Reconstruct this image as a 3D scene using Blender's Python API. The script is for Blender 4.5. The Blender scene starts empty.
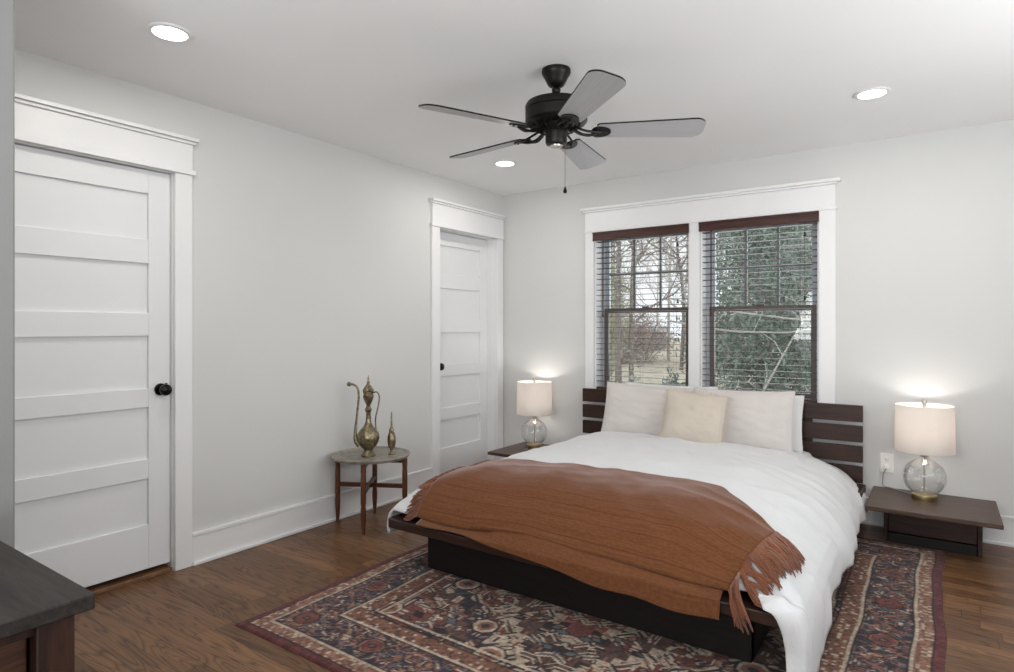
import bpy, bmesh, math, random
import numpy as np
from mathutils import Vector, Matrix, noise

random.seed(7); np.random.seed(7)
S = bpy.context.scene
C = S.collection
PI = math.pi

# ------------------------------------------------------------------ camera
cd = bpy.data.cameras.new('camera'); cam = bpy.data.objects.new('camera', cd); C.objects.link(cam)
cam.location = (3.2303, -4.5623, 1.25)
cam.rotation_euler = (PI/2, 0, math.radians(34.93))
cd.sensor_width = 36; cd.lens = 36*620/1014
cd.shift_y = -8.6/1014
cd.clip_start = .05; cd.clip_end = 300
S.camera = cam

# ------------------------------------------------------------------ world
w = bpy.data.worlds.new('overcast_sky'); S.world = w; w.use_nodes = True
nt = w.node_tree; nt.nodes.clear()
wo = nt.nodes.new('ShaderNodeOutputWorld'); wb = nt.nodes.new('ShaderNodeBackground')
tc = nt.nodes.new('ShaderNodeTexCoord'); nz = nt.nodes.new('ShaderNodeTexNoise'); cr = nt.nodes.new('ShaderNodeValToRGB')
nz.inputs['Scale'].default_value = 3
cr.color_ramp.elements[0].color = (.80, .87, .97, 1); cr.color_ramp.elements[1].color = (1, 1, 1, 1)
nt.links.new(tc.outputs['Generated'], nz.inputs['Vector']); nt.links.new(nz.outputs['Fac'], cr.inputs['Fac'])
nt.links.new(cr.outputs['Color'], wb.inputs['Color']); nt.links.new(wb.outputs[0], wo.inputs[0])
wb.inputs['Strength'].default_value = 1.15

# ------------------------------------------------------------------ daylight through the back window, plus added fill lights
def area(name, loc, rot, sx, sy, power, col=(1, 1, 1), shape='RECTANGLE', spread=PI):
    l = bpy.data.lights.new(name, 'AREA'); l.shape = shape; l.size = sx
    if shape in ('RECTANGLE', 'ELLIPSE'): l.size_y = sy
    l.energy = power; l.color = col; l.spread = spread
    o = bpy.data.objects.new(name, l); C.objects.link(o); o.location = loc; o.rotation_euler = rot
    return o
area('added_fill_right', (4.95, -2.5, 1.45), (0, PI/2+.95, 0), 1.5, 2.6, 58, (.95, .98, 1.0))  # added fill from out of view, tilted up to brighten the ceiling
area('added_fill_rear', (2.9, -6.05, 1.45), (PI/2+1.0, 0, 0), 3.0, 1.5, 108, (.96, .98, 1.0))  # second added fill, behind the camera and aimed upward
area('daylight_back_window', (1.75, .45, 1.5), (-PI/2, 0, 0), 1.7, 1.2, 18, (.93, .97, 1.0)).rotation_euler = (-PI/2, 0, 0)

S.view_settings.view_transform = 'Standard'; S.view_settings.look = 'None'
S.view_settings.gamma = 1; S.view_settings.use_curve_mapping = False
S.view_settings.exposure = 0.14
S.cycles.max_bounces = 10; S.cycles.diffuse_bounces = 5; S.cycles.transparent_max_bounces = 24
S.cycles.use_denoising = True
S.cycles.sample_clamp_indirect = 6
S.cycles.caustics_reflective = False; S.cycles.caustics_refractive = False

# ------------------------------------------------------------------ materials
def srgb(r, g, b):
    f = lambda c: (c/255/12.92) if c/255 <= .04045 else ((c/255+.055)/1.055)**2.4
    return (f(r), f(g), f(b), 1)
class NM:
    def __init__(s, name):
        s.m = bpy.data.materials.new(name); s.m.use_nodes = True; s.t = s.m.node_tree
        s.p = s.t.nodes['Principled BSDF']; s.o = s.t.nodes['Material Output']
    def n(s, t, **k):
        x = s.t.nodes.new('ShaderNode'+t)
        for a, b in k.items(): setattr(x, a, b)
        return x
    def l(s, a, b): s.t.links.new(a, b)
    def coord(s, scale=(1, 1, 1), rot=(0, 0, 0), loc=(0, 0, 0)):
        c = s.n('TexCoord'); mp = s.n('Mapping'); s.l(c.outputs['Object'], mp.inputs[0])
        mp.inputs['Scale'].default_value = scale; mp.inputs['Rotation'].default_value = rot; mp.inputs['Location'].default_value = loc
        return mp.outputs[0]
    def noise(s, vec, scale, detail=3, rough=.5, dist=0):
        x = s.n('TexNoise'); s.l(vec, x.inputs['Vector']); x.inputs['Scale'].default_value = scale
        x.inputs['Detail'].default_value = detail; x.inputs['Roughness'].default_value = rough; x.inputs['Distortion'].default_value = dist
        return x.outputs['Fac']
    def ramp(s, fac, stops):
        x = s.n('ValToRGB'); e = x.color_ramp.elements
        while len(e) < len(stops): e.new(.5)
        for i, (p, c) in enumerate(stops): e[i].position = p; e[i].color = c
        s.l(fac, x.inputs[0]); return x.outputs[0]
    def mix(s, fac, a, b, mode='MIX'):
        x = s.n('Mix', data_type='RGBA', blend_type=mode)
        for sock, v in ((x.inputs[0], fac), (x.inputs[6], a), (x.inputs[7], b)):
            if hasattr(v, 'is_output'): s.l(v, sock)
            else: sock.default_value = v
        return x.outputs[2]
    def bump(s, h, strength=.3, dist=.002):
        x = s.n('Bump'); x.inputs['Strength'].default_value = strength; x.inputs['Distance'].default_value = dist
        s.l(h, x.inputs['Height']); s.l(x.outputs[0], s.p.inputs['Normal'])
    def col(s, v):
        if hasattr(v, 'is_output'): s.l(v, s.p.inputs['Base Color'])
        else: s.p.inputs['Base Color'].default_value = v
    def set(s, **k):
        for a, b in k.items(): s.p.inputs[a.replace('_', ' ')].default_value = b

def paint(name, c, rough=.5, var=.04, scale=6, bump=.05):
    m = NM(name); v = m.coord(); f = m.noise(v, scale, 4)
    a = tuple(x*(1-var) for x in c[:3])+(1,); b = tuple(min(1, x*(1+var)) for x in c[:3])+(1,)
    m.col(m.ramp(f, [(.3, a), (.7, b)])); m.set(Roughness=rough)
    if bump: m.bump(m.noise(v, 250, 2), bump, .001)
    return m.m
def wood(name, dark, light, axis='x', rough=.42, scale=1.0, spec=.4):
    m = NM(name); st = {'x': (1.6, 22, 22), 'y': (22, 1.6, 22), 'z': (22, 22, 1.6)}[axis]
    v = m.coord(tuple(a*scale for a in st)); f = m.noise(v, 2.2, 6, .65, .6)
    v2 = m.coord(tuple(a*scale*3 for a in st)); g = m.noise(v2, 4, 4, .6)
    c = m.ramp(f, [(.28, dark), (.72, light)])
    m.col(m.mix(.6, c, m.ramp(g, [(.35, (.45,)*3+(1,)), (.6, (1, 1, 1, 1))]), 'MULTIPLY'))
    m.set(Roughness=rough); m.p.inputs['Specular IOR Level'].default_value = spec
    m.bump(g, .15, .001); return m.m
def metal(name, c, rough=.3, metallic=1.0, c2=None, scale=30):
    m = NM(name); v = m.coord(); f = m.noise(v, scale, 4, .6)
    m.col(m.ramp(f, [(.35, c2 or c), (.65, c)])); m.set(Roughness=rough, Metallic=metallic); return m.m
def cloth(name, c, rough=.9, var=.06, weave=700, sheen=.2, transl=0, wr=.0):
    m = NM(name); v = m.coord(); f = m.noise(v, 8, 4)
    a = tuple(x*(1-var) for x in c[:3])+(1,); b = tuple(min(1, x*(1+var)) for x in c[:3])+(1,)
    m.col(m.ramp(f, [(.3, a), (.7, b)])); m.set(Roughness=rough)
    m.p.inputs['Sheen Weight'].default_value = sheen; m.p.inputs['Specular IOR Level'].default_value = .15
    h = m.noise(v, weave, 2)
    if wr:
        h2 = m.noise(m.coord((1, 2.2, 1), (0, 0, .5)), 14, 5, .6, 1.2)
        mm = m.n('Math', operation='MULTIPLY_ADD'); m.l(h2, mm.inputs[0]); mm.inputs[1].default_value = 8; m.l(h, mm.inputs[2])
        m.bump(mm.outputs[0], wr, .002)
    else: m.bump(h, .15, .001)
    return m.m
def emit(name, c, s):
    m = NM(name); m.p.inputs['Emission Color'].default_value = c; m.p.inputs['Emission Strength'].default_value = s
    m.col(m.mix(m.noise(m.coord(), 20), c, c)); return m.m
def glass(name, tint=(1, 1, 1, 1), base=.06, rough=.0, edge=.5, rib=False):
    m = NM(name); m.t.nodes.remove(m.p)
    tr = m.n('BsdfTransparent'); tr.inputs[0].default_value = tint
    gl = m.n('BsdfGlossy'); gl.inputs['Roughness'].default_value = rough
    lw = m.n('LayerWeight'); lw.inputs['Blend'].default_value = edge
    mp = m.n('MapRange'); mp.inputs['To Min'].default_value = base; mp.inputs['To Max'].default_value = .75
    m.l(lw.outputs['Facing'], mp.inputs['Value'])
    mx = m.n('MixShader'); m.l(mp.outputs[0], mx.inputs[0]); m.l(tr.outputs[0], mx.inputs[1]); m.l(gl.outputs[0], mx.inputs[2])
    m.l(mx.outputs[0], m.o.inputs[0])
    b = m.n('Bump'); b.inputs['Strength'].default_value = .25 if rib else .01; b.inputs['Distance'].default_value = .002
    m.l(m.noise(m.coord(), 60 if rib else 4, 2), b.inputs['Height']); m.l(b.outputs[0], gl.inputs['Normal'])
    return m.m

M = {}
M['wall'] = paint('wall_paint', srgb(208, 208, 206), .75, .012, 2, .06)
M['ceiling'] = paint('ceiling_paint', srgb(243, 243, 243), .85, .01, 2, .05)
M['trim'] = paint('white_trim_paint', srgb(229, 229, 229), .38, .01, 3, .02)
M['door'] = paint('door_paint', srgb(226, 227, 228), .42, .01, 3, .02)
M['wall_closet'] = paint('closet_wall_shade_tone', srgb(134, 134, 133), .75, .012, 2, .06)  # wall tone darkened: the shade on this corner is put into the colour
M['bed'] = wood('dark_walnut_wood', srgb(30, 17, 13), srgb(70, 44, 33), 'x', .45)
M['bedz'] = wood('dark_walnut_upright', srgb(26, 14, 11), srgb(58, 36, 28), 'z', .45)
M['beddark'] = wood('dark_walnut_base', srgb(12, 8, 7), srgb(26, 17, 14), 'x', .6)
M['stand'] = wood('brown_stained_top', srgb(58, 42, 34), srgb(96, 74, 62), 'x', .38)
M['dressertop'] = wood('espresso_dresser_top', srgb(30, 27, 26), srgb(58, 53, 50), 'x', .55, 1.0, .2)
M['dresserside'] = wood('red_brown_dresser_wood', srgb(28, 15, 11), srgb(66, 38, 28), 'z', .45)
M['drawer'] = wood('brown_drawer_wood', srgb(48, 28, 18), srgb(88, 56, 38), 'y', .45)
M['tleg'] = wood('table_leg_wood', srgb(66, 36, 22), srgb(112, 68, 44), 'z', .38)
M['tbar'] = wood('table_bar_wood', srgb(60, 33, 21), srgb(100, 62, 42), 'x', .38)
M['valance'] = wood('blind_valance_wood', srgb(48, 24, 19), srgb(88, 50, 40), 'x', .4)
M['slat'] = wood('blind_slat_wood', srgb(58, 44, 39), srgb(88, 68, 61), 'x', .45, 1, .35)
M['sash'] = paint('sash_paint', srgb(112, 104, 100), .5, .05)
M['vinyl'] = paint('pale_vinyl_frame', srgb(186, 192, 198), .5, .03)
M['muntin'] = paint('muntin_paint', srgb(120, 122, 126), .5, .05)
M['black'] = metal('oil_rubbed_bronze', srgb(30, 27, 25), .42, .6, srgb(20, 18, 17))
M['blackknob'] = metal('black_knob_metal', srgb(26, 24, 23), .28, .7)
M['brass'] = metal('aged_brass', srgb(160, 148, 120), .38, 1, srgb(100, 90, 72), 60)
M['lampbrass'] = metal('brushed_brass', srgb(196, 176, 130), .3, 1)
M['nickel'] = metal('satin_nickel', srgb(190, 186, 178), .3, 1)
M['chain'] = metal('chain_metal', srgb(120, 116, 112), .4, 1)
M['plastic'] = paint('white_plastic', srgb(238, 237, 232), .35, .01)
M['darkplastic'] = paint('dark_slot', srgb(60, 58, 55), .5, .02)
M['cord'] = paint('grey_cord', srgb(150, 148, 140), .5, .02)
M['sham'] = cloth('linen_sham', srgb(208, 202, 198), var=.03, wr=.12)
M['cushion'] = cloth('cream_linen', srgb(200, 190, 177), var=.04, wr=.2)
M['pillow'] = cloth('white_cotton', srgb(216, 215, 214), var=.02, wr=.12)
M['duvet'] = cloth('white_duvet_cotton', srgb(214, 215, 216), var=.02, wr=.28)
M['mattress'] = cloth('mattress_ticking', srgb(225, 222, 216), var=.02)
M['canlight'] = emit('lit_downlight_lens', (1, .97, .92, 1), 14)
M['bulb'] = emit('lit_bulb', (1, .91, .82, 1), 8)
M['pane'] = glass('window_glass', (.97, .98, .98, 1), .03, 0, .3)
M['globe'] = glass('clear_lamp_glass', (.985, .99, .985, 1), .07, .06, .5, True)
M['pewter'] = metal('hammered_tray_metal', srgb(168, 162, 150), .42, .45, srgb(132, 126, 116), 25)

# lamp shade: fabric that lets light through
m = NM('lamp_shade_fabric'); m.t.nodes.remove(m.p)
df = m.n('BsdfDiffuse'); tl = m.n('BsdfTranslucent'); mx = m.n('MixShader'); mx.inputs[0].default_value = .5
c = m.mix(m.noise(m.coord((1, 1, 6)), 120, 2), srgb(232, 226, 221), srgb(240, 236, 232)); m.l(c, df.inputs[0]); m.l(c, tl.inputs[0])
m.l(df.outputs[0], mx.inputs[1]); m.l(tl.outputs[0], mx.inputs[2]); m.l(mx.outputs[0], m.o.inputs[0]); M['shade'] = m.m

# fan blade underside
m = NM('fan_blade_grey'); f = m.noise(m.coord((2, 30, 30)), 3, 5, .6)
m.col(m.ramp(f, [(.3, srgb(172, 172, 174)), (.7, srgb(186, 187, 190))])); m.set(Roughness=.42); M['blade'] = m.m

# oak floor: boards run along x
m = NM('oak_floor_boards'); cc = m.n('TexCoord')
sp = m.n('SeparateXYZ'); m.l(cc.outputs['Object'], sp.inputs[0])
def mt(op, a, b=None, c=None):
    x = m.n('Math', operation=op)
    for i, v in enumerate((a, b, c)):
        if v is None: continue
        if hasattr(v, 'is_output'): m.l(v, x.inputs[i])
        else: x.inputs[i].default_value = v
    return x.outputs[0]
BW = .083
row = mt('FLOOR', mt('DIVIDE', sp.outputs[1], BW))
wn = m.n('TexWhiteNoise', noise_dimensions='1D'); m.l(row, wn.inputs['W'])
xo = mt('ADD', sp.outputs[0], mt('MULTIPLY', wn.outputs['Value'], 3.0))
bl = mt('FLOOR', mt('DIVIDE', xo, 1.15))
idc = m.n('CombineXYZ'); m.l(row, idc.inputs[0]); m.l(bl, idc.inputs[1])
wn2 = m.n('TexWhiteNoise', noise_dimensions='2D'); m.l(idc.outputs[0], wn2.inputs['Vector'])
rnd = wn2.outputs['Value']
gv = m.n('CombineXYZ'); m.l(mt('MULTIPLY', xo, 1.3), gv.inputs[0]); m.l(mt('MULTIPLY', sp.outputs[1], 11), gv.inputs[1]); m.l(mt('MULTIPLY', rnd, 40), gv.inputs[2])
n1 = m.n('TexNoise'); m.l(gv.outputs[0], n1.inputs['Vector']); n1.inputs['Scale'].default_value = 1.1; n1.inputs['Detail'].default_value = 2; n1.inputs['Distortion'].default_value = .7
rings = mt('FRACT', mt('MULTIPLY', n1.outputs['Fac'], 11))
rg = mt('ABSOLUTE', mt('SUBTRACT', rings, .5))
gv2 = m.n('CombineXYZ'); m.l(mt('MULTIPLY', xo, 6), gv2.inputs[0]); m.l(mt('MULTIPLY', sp.outputs[1], 170), gv2.inputs[1]); m.l(rnd, gv2.inputs[2])
n2 = m.n('TexNoise'); m.l(gv2.outputs[0], n2.inputs['Vector']); n2.inputs['Scale'].default_value = 1.5; n2.inputs['Detail'].default_value = 4
base = m.ramp(rnd, [(0, srgb(106, 74, 48)), (.5, srgb(124, 89, 60)), (1, srgb(142, 105, 72))])
g1 = m.ramp(rg, [(.0, (.22, .19, .17, 1)), (.10, (.62, .60, .58, 1)), (.26, (.86, .85, .84, 1)), (.5, (1.0, 1.0, 1.0, 1))])
g2 = m.ramp(n2.outputs['Fac'], [(.35, (.62, .60, .58, 1)), (.6, (1, 1, 1, 1))])
c = m.mix(.85, base, g1, 'MULTIPLY'); c = m.mix(.6, c, g2, 'MULTIPLY')
fy = mt('FRACT', mt('DIVIDE', sp.outputs[1], BW)); ey = mt('MINIMUM', fy, mt('SUBTRACT', 1, fy))
fx = mt('FRACT', mt('DIVIDE', xo, 1.15)); ex = mt('MULTIPLY', mt('MINIMUM', fx, mt('SUBTRACT', 1, fx)), 1.15/BW)
gap = mt('LESS_THAN', mt('MINIMUM', ey, ex), .012)
c = m.mix(gap, c, srgb(40, 26, 18)); m.col(c)
m.set(Roughness=.34); m.p.inputs['Specular IOR Level'].default_value = .28
m.bump(n2.outputs['Fac'], .12, .0008); M['floor'] = m.m

# rug: woven colours carried on the mesh
m = NM('woven_rug_pile'); at = m.n('Attribute', attribute_name='weave'); 
nn = m.noise(m.coord(), 160, 3); c = m.mix(.55, at.outputs['Color'], m.ramp(nn, [(.3, (.55, .55, .55, 1)), (.65, (1.15, 1.15, 1.15, 1))]), 'MULTIPLY')
m.col(c); m.set(Roughness=.95); m.p.inputs['Specular IOR Level'].default_value = .1; m.p.inputs['Sheen Weight'].default_value = .1
m.bump(m.noise(m.coord(), 420, 2), .5, .002); M['rug'] = m.m

# rust throw: ribs across its width
m = NM('rust_throw_weave'); v = m.coord((1, 1, 1)); 
sp2 = m.n('SeparateXYZ'); uvn = m.n('UVMap'); m.l(uvn.outputs[0], sp2.inputs[0])
t_ = m
def mt2(op, a, b=None):
    x = t_.n('Math', operation=op)
    for i, vv in enumerate((a, b)):
        if vv is None: continue
        if hasattr(vv, 'is_output'): t_.l(vv, x.inputs[i])
        else: x.inputs[i].default_value = vv
    return x.outputs[0]
stv = m.n('CombineXYZ'); m.l(mt2('MULTIPLY', sp2.outputs[0], 3), stv.inputs[0]); m.l(mt2('MULTIPLY', sp2.outputs[1], 110), stv.inputs[1])
ns = m.noise(stv.outputs[0], 1.6, 4, .6)
rib = mt2('FRACT', mt2('MULTIPLY', sp2.outputs[1], 11)); ribm = mt2('LESS_THAN', mt2('ABSOLUTE', mt2('SUBTRACT', rib, .5)), .035)
c = m.ramp(ns, [(.3, srgb(98, 59, 34)), (.5, srgb(108, 67, 39)), (.72, srgb(119, 77, 48))])
c = m.mix(mt2('MULTIPLY', ribm, .5), c, srgb(84, 42, 24))
c = m.mix(.55, c, m.ramp(m.noise(m.coord((1, 3, 1)), 55, 5, .7), [(.35, (.62, .6, .58, 1)), (.6, (1.08, 1.06, 1.04, 1))]), 'MULTIPLY')
m.col(c); m.set(Roughness=.85); m.p.inputs['Sheen Weight'].default_value = .4; m.p.inputs['Sheen Roughness'].default_value = .35
m.p.inputs['Sheen Tint'].default_value = (1, .85, .85, 1); m.p.inputs['Specular IOR Level'].default_value = .2
m.bump(mt2('ADD', ns, m.noise(v, 500, 2)), .35, .002); M['throw'] = m.m
M['fringe'] = cloth('rust_fringe_yarn', srgb(112, 66, 42), var=.25, sheen=.4)

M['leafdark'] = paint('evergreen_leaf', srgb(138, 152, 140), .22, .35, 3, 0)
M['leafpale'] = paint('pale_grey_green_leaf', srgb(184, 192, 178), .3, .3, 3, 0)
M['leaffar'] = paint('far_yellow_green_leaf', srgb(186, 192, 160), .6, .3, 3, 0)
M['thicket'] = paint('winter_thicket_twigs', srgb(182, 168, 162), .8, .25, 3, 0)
M['bark'] = paint('grey_bark', srgb(140, 130, 124), .9, .25, 12, .3)
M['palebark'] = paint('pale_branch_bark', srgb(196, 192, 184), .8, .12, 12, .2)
M['ground'] = paint('leaf_litter_ground', srgb(212, 202, 180), .95, .3, 4, .3)
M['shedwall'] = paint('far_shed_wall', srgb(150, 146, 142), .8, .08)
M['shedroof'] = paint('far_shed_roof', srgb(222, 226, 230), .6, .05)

# ------------------------------------------------------------------ mesh helpers
class MB:
    def __init__(s): s.v = []; s.f = []; s.mi = []; s.uv = None
    def add(s, vs, fs, mi=0):
        o = len(s.v); s.v += [tuple(a) for a in vs]; s.f += [tuple(i+o for i in f) for f in fs]; s.mi += [mi]*len(fs); return s
    def box(s, x0, x1, y0, y1, z0, z1, mi=0):
        v = [(x, y, z) for z in (z0, z1) for y in (y0, y1) for x in (x0, x1)]
        return s.add(v, [(0, 2, 3, 1), (4, 5, 7, 6), (0, 1, 5, 4), (2, 6, 7, 3), (0, 4, 6, 2), (1, 3, 7, 5)], mi)
    def hexa(s, v8, mi=0):
        return s.add(v8, [(0, 2, 3, 1), (4, 5, 7, 6), (0, 1, 5, 4), (2, 6, 7, 3), (0, 4, 6, 2), (1, 3, 7, 5)], mi)
    def lathe(s, prof, n=32, c=(0, 0, 0), mi=0, fn=None, caps=True):
        vs = []; fs = []
        for (r, z) in prof:
            for k in range(n):
                a = 2*PI*k/n; rr = r if fn is None else fn(r, z, a)
                vs.append((c[0]+rr*math.cos(a), c[1]+rr*math.sin(a), c[2]+z))
        for i in range(len(prof)-1):
            for k in range(n):
                k2 = (k+1) % n
                fs.append((i*n+k, i*n+k2, (i+1)*n+k2, (i+1)*n+k))
        if caps:
            fs.append(tuple(reversed(range(n)))); fs.append(tuple((len(prof)-1)*n+k for k in range(n)))
        return s.add(vs, fs, mi)
    def tube(s, pts, rad, n=8, mi=0, caps=True, sq=1.0):
        pts = [Vector(p) for p in pts]
        if not hasattr(rad, '__len__'): rad = [rad]*len(pts)
        vs = []; fs = []; up = None
        for i, p in enumerate(pts):
            t = (pts[min(i+1, len(pts)-1)]-pts[max(i-1, 0)])
            if t.length < 1e-9: t = Vector((0, 0, 1))
            t.normalize()
            if up is None:
                up = t.orthogonal().normalized()
            else:
                up = (up-t*up.dot(t)); up = up.normalized() if up.length > 1e-6 else t.orthogonal().normalized()
            b = t.cross(up)
            for k in range(n):
                a = 2*PI*k/n
                vs.append(p+(up*math.cos(a)*sq+b*math.sin(a))*rad[i])
        for i in range(len(pts)-1):
            for k in range(n):
                k2 = (k+1) % n; fs.append((i*n+k, i*n+k2, (i+1)*n+k2, (i+1)*n+k))
        if caps:
            fs.append(tuple(reversed(range(n)))); fs.append(tuple((len(pts)-1)*n+k for k in range(n)))
        return s.add(vs, fs, mi)
    def grid(s, P, uv=False):
        nu = len(P); nv = len(P[0]); vs = [q for r in P for q in r]; fs = []
        for i in range(nu-1):
            for j in range(nv-1): fs.append((i*nv+j, (i+1)*nv+j, (i+1)*nv+j+1, i*nv+j+1))
        if uv: s.uv = [(i/(nu-1), j/(nv-1)) for i in range(nu) for j in range(nv)]
        return s.add(vs, fs)
    def prism(s, poly, z0, z1, mi=0):
        n = len(poly); vs = [(x, y, z0) for x, y in poly]+[(x, y, z1) for x, y in poly]
        fs = [tuple(reversed(range(n))), tuple(range(n, 2*n))]+[(i, (i+1) % n, n+(i+1) % n, n+i) for i in range(n)]
        return s.add(vs, fs, mi)
    def build(s, name, mats, parent=None, smooth=35, bevel=0, loc=(0, 0, 0), rotz=0, solid=0, seg=2, fixn=True):
        me = bpy.data.meshes.new(name); me.from_pydata([tuple(v) for v in s.v], [], s.f)
        if not isinstance(mats, (list, tuple)): mats = [mats]
        for mt_ in mats: me.materials.append(mt_)
        if len(mats) > 1: me.polygons.foreach_set('material_index', s.mi)
        if s.uv:
            ul = me.uv_layers.new(name='UVMap')
            for lp in me.loops: ul.data[lp.index].uv = s.uv[lp.vertex_index]
        if fixn:
            bm = bmesh.new(); bm.from_mesh(me); bmesh.ops.recalc_face_normals(bm, faces=bm.faces); bm.to_mesh(me); bm.free()
        if smooth:
            me.shade_smooth()
            if smooth < 180: me.set_sharp_from_angle(angle=math.radians(smooth))
        me.update()
        o = bpy.data.objects.new(name, me); C.objects.link(o); o.location = loc; o.rotation_euler = (0, 0, rotz)
        if parent: o.parent = parent
        if bevel:
            b = o.modifiers.new('bevel', 'BEVEL'); b.width = bevel; b.segments = seg; b.limit_method = 'ANGLE'; b.angle_limit = math.radians(40)
        if solid:
            b = o.modifiers.new('thickness', 'SOLIDIFY'); b.thickness = solid; b.offset = -1
        return o
def B(*b): return MB().box(*b)
def tag(o, label=None, cat=None, group=None, kind=None):
    if label: o['label'] = label
    if cat: o['category'] = cat
    if group: o['group'] = group
    if kind: o['kind'] = kind
    return o
def thing(name, label, cat, loc=(0, 0, 0), rotz=0, group=None, kind=None):
    o = bpy.data.objects.new(name, None); C.objects.link(o); o.location = loc; o.rotation_euler = (0, 0, rotz)
    o.empty_display_size = .1
    return tag(o, label, cat, group, kind)
def dup(src, loc, rotz=None, label=None):
    kids = {}
    for o in bpy.data.objects:
        if o.parent: kids.setdefault(o.parent.name, []).append(o)
    def rec(o, par):
        c = o.copy(); C.objects.link(c); c.parent = par
        for k in kids.get(o.name, []): rec(k, c)
        return c
    r = rec(src, None); r.location = loc
    if rotz is not None: r.rotation_euler = (0, 0, rotz)
    if label: r['label'] = label
    return r
def bez(pts, n=24):
    P = [Vector(p) for p in pts]; out = []
    P = [P[0]*2-P[1]]+P+[P[-1]*2-P[-2]]
    seg = len(P)-3
    for i in range(seg):
        for k in range(n if i < seg-1 else n+1):
            t = k/n; a, b, c, d = P[i:i+4]
            out.append(.5*((2*b)+(c-a)*t+(2*a-5*b+4*c-d)*t*t+(3*b-a-3*c+d)*t**3))
    return out

# ------------------------------------------------------------------ room shell
RX, RY, H = 4.7, -5.7, 2.44
st = lambda o, lab=None, cat=None: tag(o, lab, cat, None, 'structure')
st(B(-.2, RX+.2, RY-.2, .2, -.1, 0).build('floor', M['floor']), 'brown oak strip floor under the rug and bed', 'floor')
st(B(-.2, RX+.2, RY-.2, .2, H, H+.1).build('ceiling', M['ceiling']), 'flat white ceiling holding the fan and downlights', 'ceiling')
D1 = (-3.76, -2.932, 2.045); D2 = (-.880, -.110, 2.035); T = .14
w = MB()
for y0, y1 in ((RY-.2, D1[0]), (D1[1], D2[0]), (D2[1], .14)): w.box(-T, 0, y0, y1, 0, H)
w.box(-T, 0, D1[0], D1[1], D1[2], H); w.box(-T, 0, D2[0], D2[1], D2[2], H)
w.box(-T-.02, -T, RY-.2, .14, 0, H)
st(w.build('wall_left', M['wall'], smooth=0), 'light grey wall behind the tray table with two white doors', 'wall')
WX = (.918, 1.703, 1.783, 2.573); WZ = (.735, 2.03)
TB = .18
w = MB(); w.box(0, WX[0], 0, TB, 0, H); w.box(WX[3], RX+.2, 0, TB, 0, H); w.box(WX[0], WX[3], 0, TB, 0, WZ[0]); w.box(WX[0], WX[3], 0, TB, WZ[1], H)
w.box(WX[1], WX[2], 0, TB, WZ[0], WZ[1])
st(w.build('wall_back', M['wall'], smooth=0), 'light grey wall behind the bed holding the double window', 'wall')
w = MB(); w.box(RX, RX+T, RY-.2, -4.0, 0, H); w.box(RX, RX+T, -1.4, 0, 0, H); w.box(RX, RX+T, -4.0, -1.4, 0, .7); w.box(RX, RX+T, -4.0, -1.4, 2.2, H)
st(w.build('wall_right', M['wall'], smooth=0))
w = MB(); w.box(0, 1.4, RY-T, RY, 0, H); w.box(4.4, RX, RY-T, RY, 0, H); w.box(1.4, 4.4, RY-T, RY, 0, .7); w.box(1.4, 4.4, RY-T, RY, 2.2, H)
st(w.build('wall_rear', M['wall'], smooth=0))
st(B(.001, 1.0, RY, -3.895, 0, H).build('wall_closet', M['wall_closet'], bevel=.006), 'closet wall corner with painted-in shade at the far left edge above the dresser', 'wall')

# baseboards
def baseboard(name, a, b, axis, lab=None):
    w = MB(); t1, t2, sh = .016, .02, .03
    def bx(d0, d1, z0, z1):
        if axis == 'y': w.box(d0, d1, a, b, z0, z1)
        elif axis == 'x': w.box(a, b, -d1, -d0, z0, z1)
        elif axis == 'r': w.box(RX-d1, RX-d0, a, b, z0, z1)
        elif axis == 'R': w.box(a, b, RY+d0, RY+d1, z0, z1)
        elif axis == 'c': w.box(a, b, -3.895+d0, -3.895+d1, z0, z1)
        elif axis == 'C': w.box(1.0+d0, 1.0+d1, a, b, z0, z1)
    bx(0, t1, .0, .150); bx(0, t2+.002, .150, .170); bx(t1, t1+.016, 0, .018)
    return st(w.build(name, M['trim'], bevel=.003), lab, 'baseboard' if lab else None)
baseboard('baseboard_left', -2.842, -.968, 'y', 'white baseboard running behind the tray table')
baseboard('baseboard_back', .03, RX, 'x', 'white baseboard along the wall behind bed and nightstands')
baseboard('baseboard_right', RY, -.03, 'r'); baseboard('baseboard_rear', 1.02, RX-.03, 'R'); baseboard('baseboard_closet', RY, -3.895, 'C')

# door casings (trim) and doors
def casing(name, y0, y1, zt, lab, wl=.09, wr=.09, capl=.02, capr=.02, hh=.158):
    w = MB(); t = .02
    w.box(0, t, y0-wl, y0, 0, zt); w.box(0, t, y1, y1+wr, 0, zt)            # legs
    w.box(0, t+.012, y0-wl-.012, y1+wr+(.012 if capr else .0), zt, zt+.024)      # fillet
    w.box(0, t+.003, y0-wl, y1+wr, zt+.024, zt+hh)                          # head
    e = .012 if capr else 0
    w.box(0, t+.016, y0-wl-.012, y1+wr+e, zt+hh, zt+hh+.014)
    w.box(0, t+.032, y0-wl-.024, y1+wr+e*1.6, zt+hh+.014, zt+hh+.032)                # cap
    # jambs lining the opening
    w.box(-T+.0, .0, y0, y0+.016, 0, zt); w.box(-T, .0, y1-.004, y1+.0, 0, zt); w.box(-T, .0, y0, y1, zt-.004, zt)
    w.box(-T, -.085, y0, y0+.02, 0, zt-.004)
    return st(w.build(name, M['trim'], bevel=.0025), lab, 'trim')
casing('trim_1', D1[0], D1[1], D1[2], 'white casing with capped header around the near left door')
casing('trim_2', D2[0], D2[1], D2[2], 'white casing with capped header around the door by the corner', .09, .088, .02, 0, .178)

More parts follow.
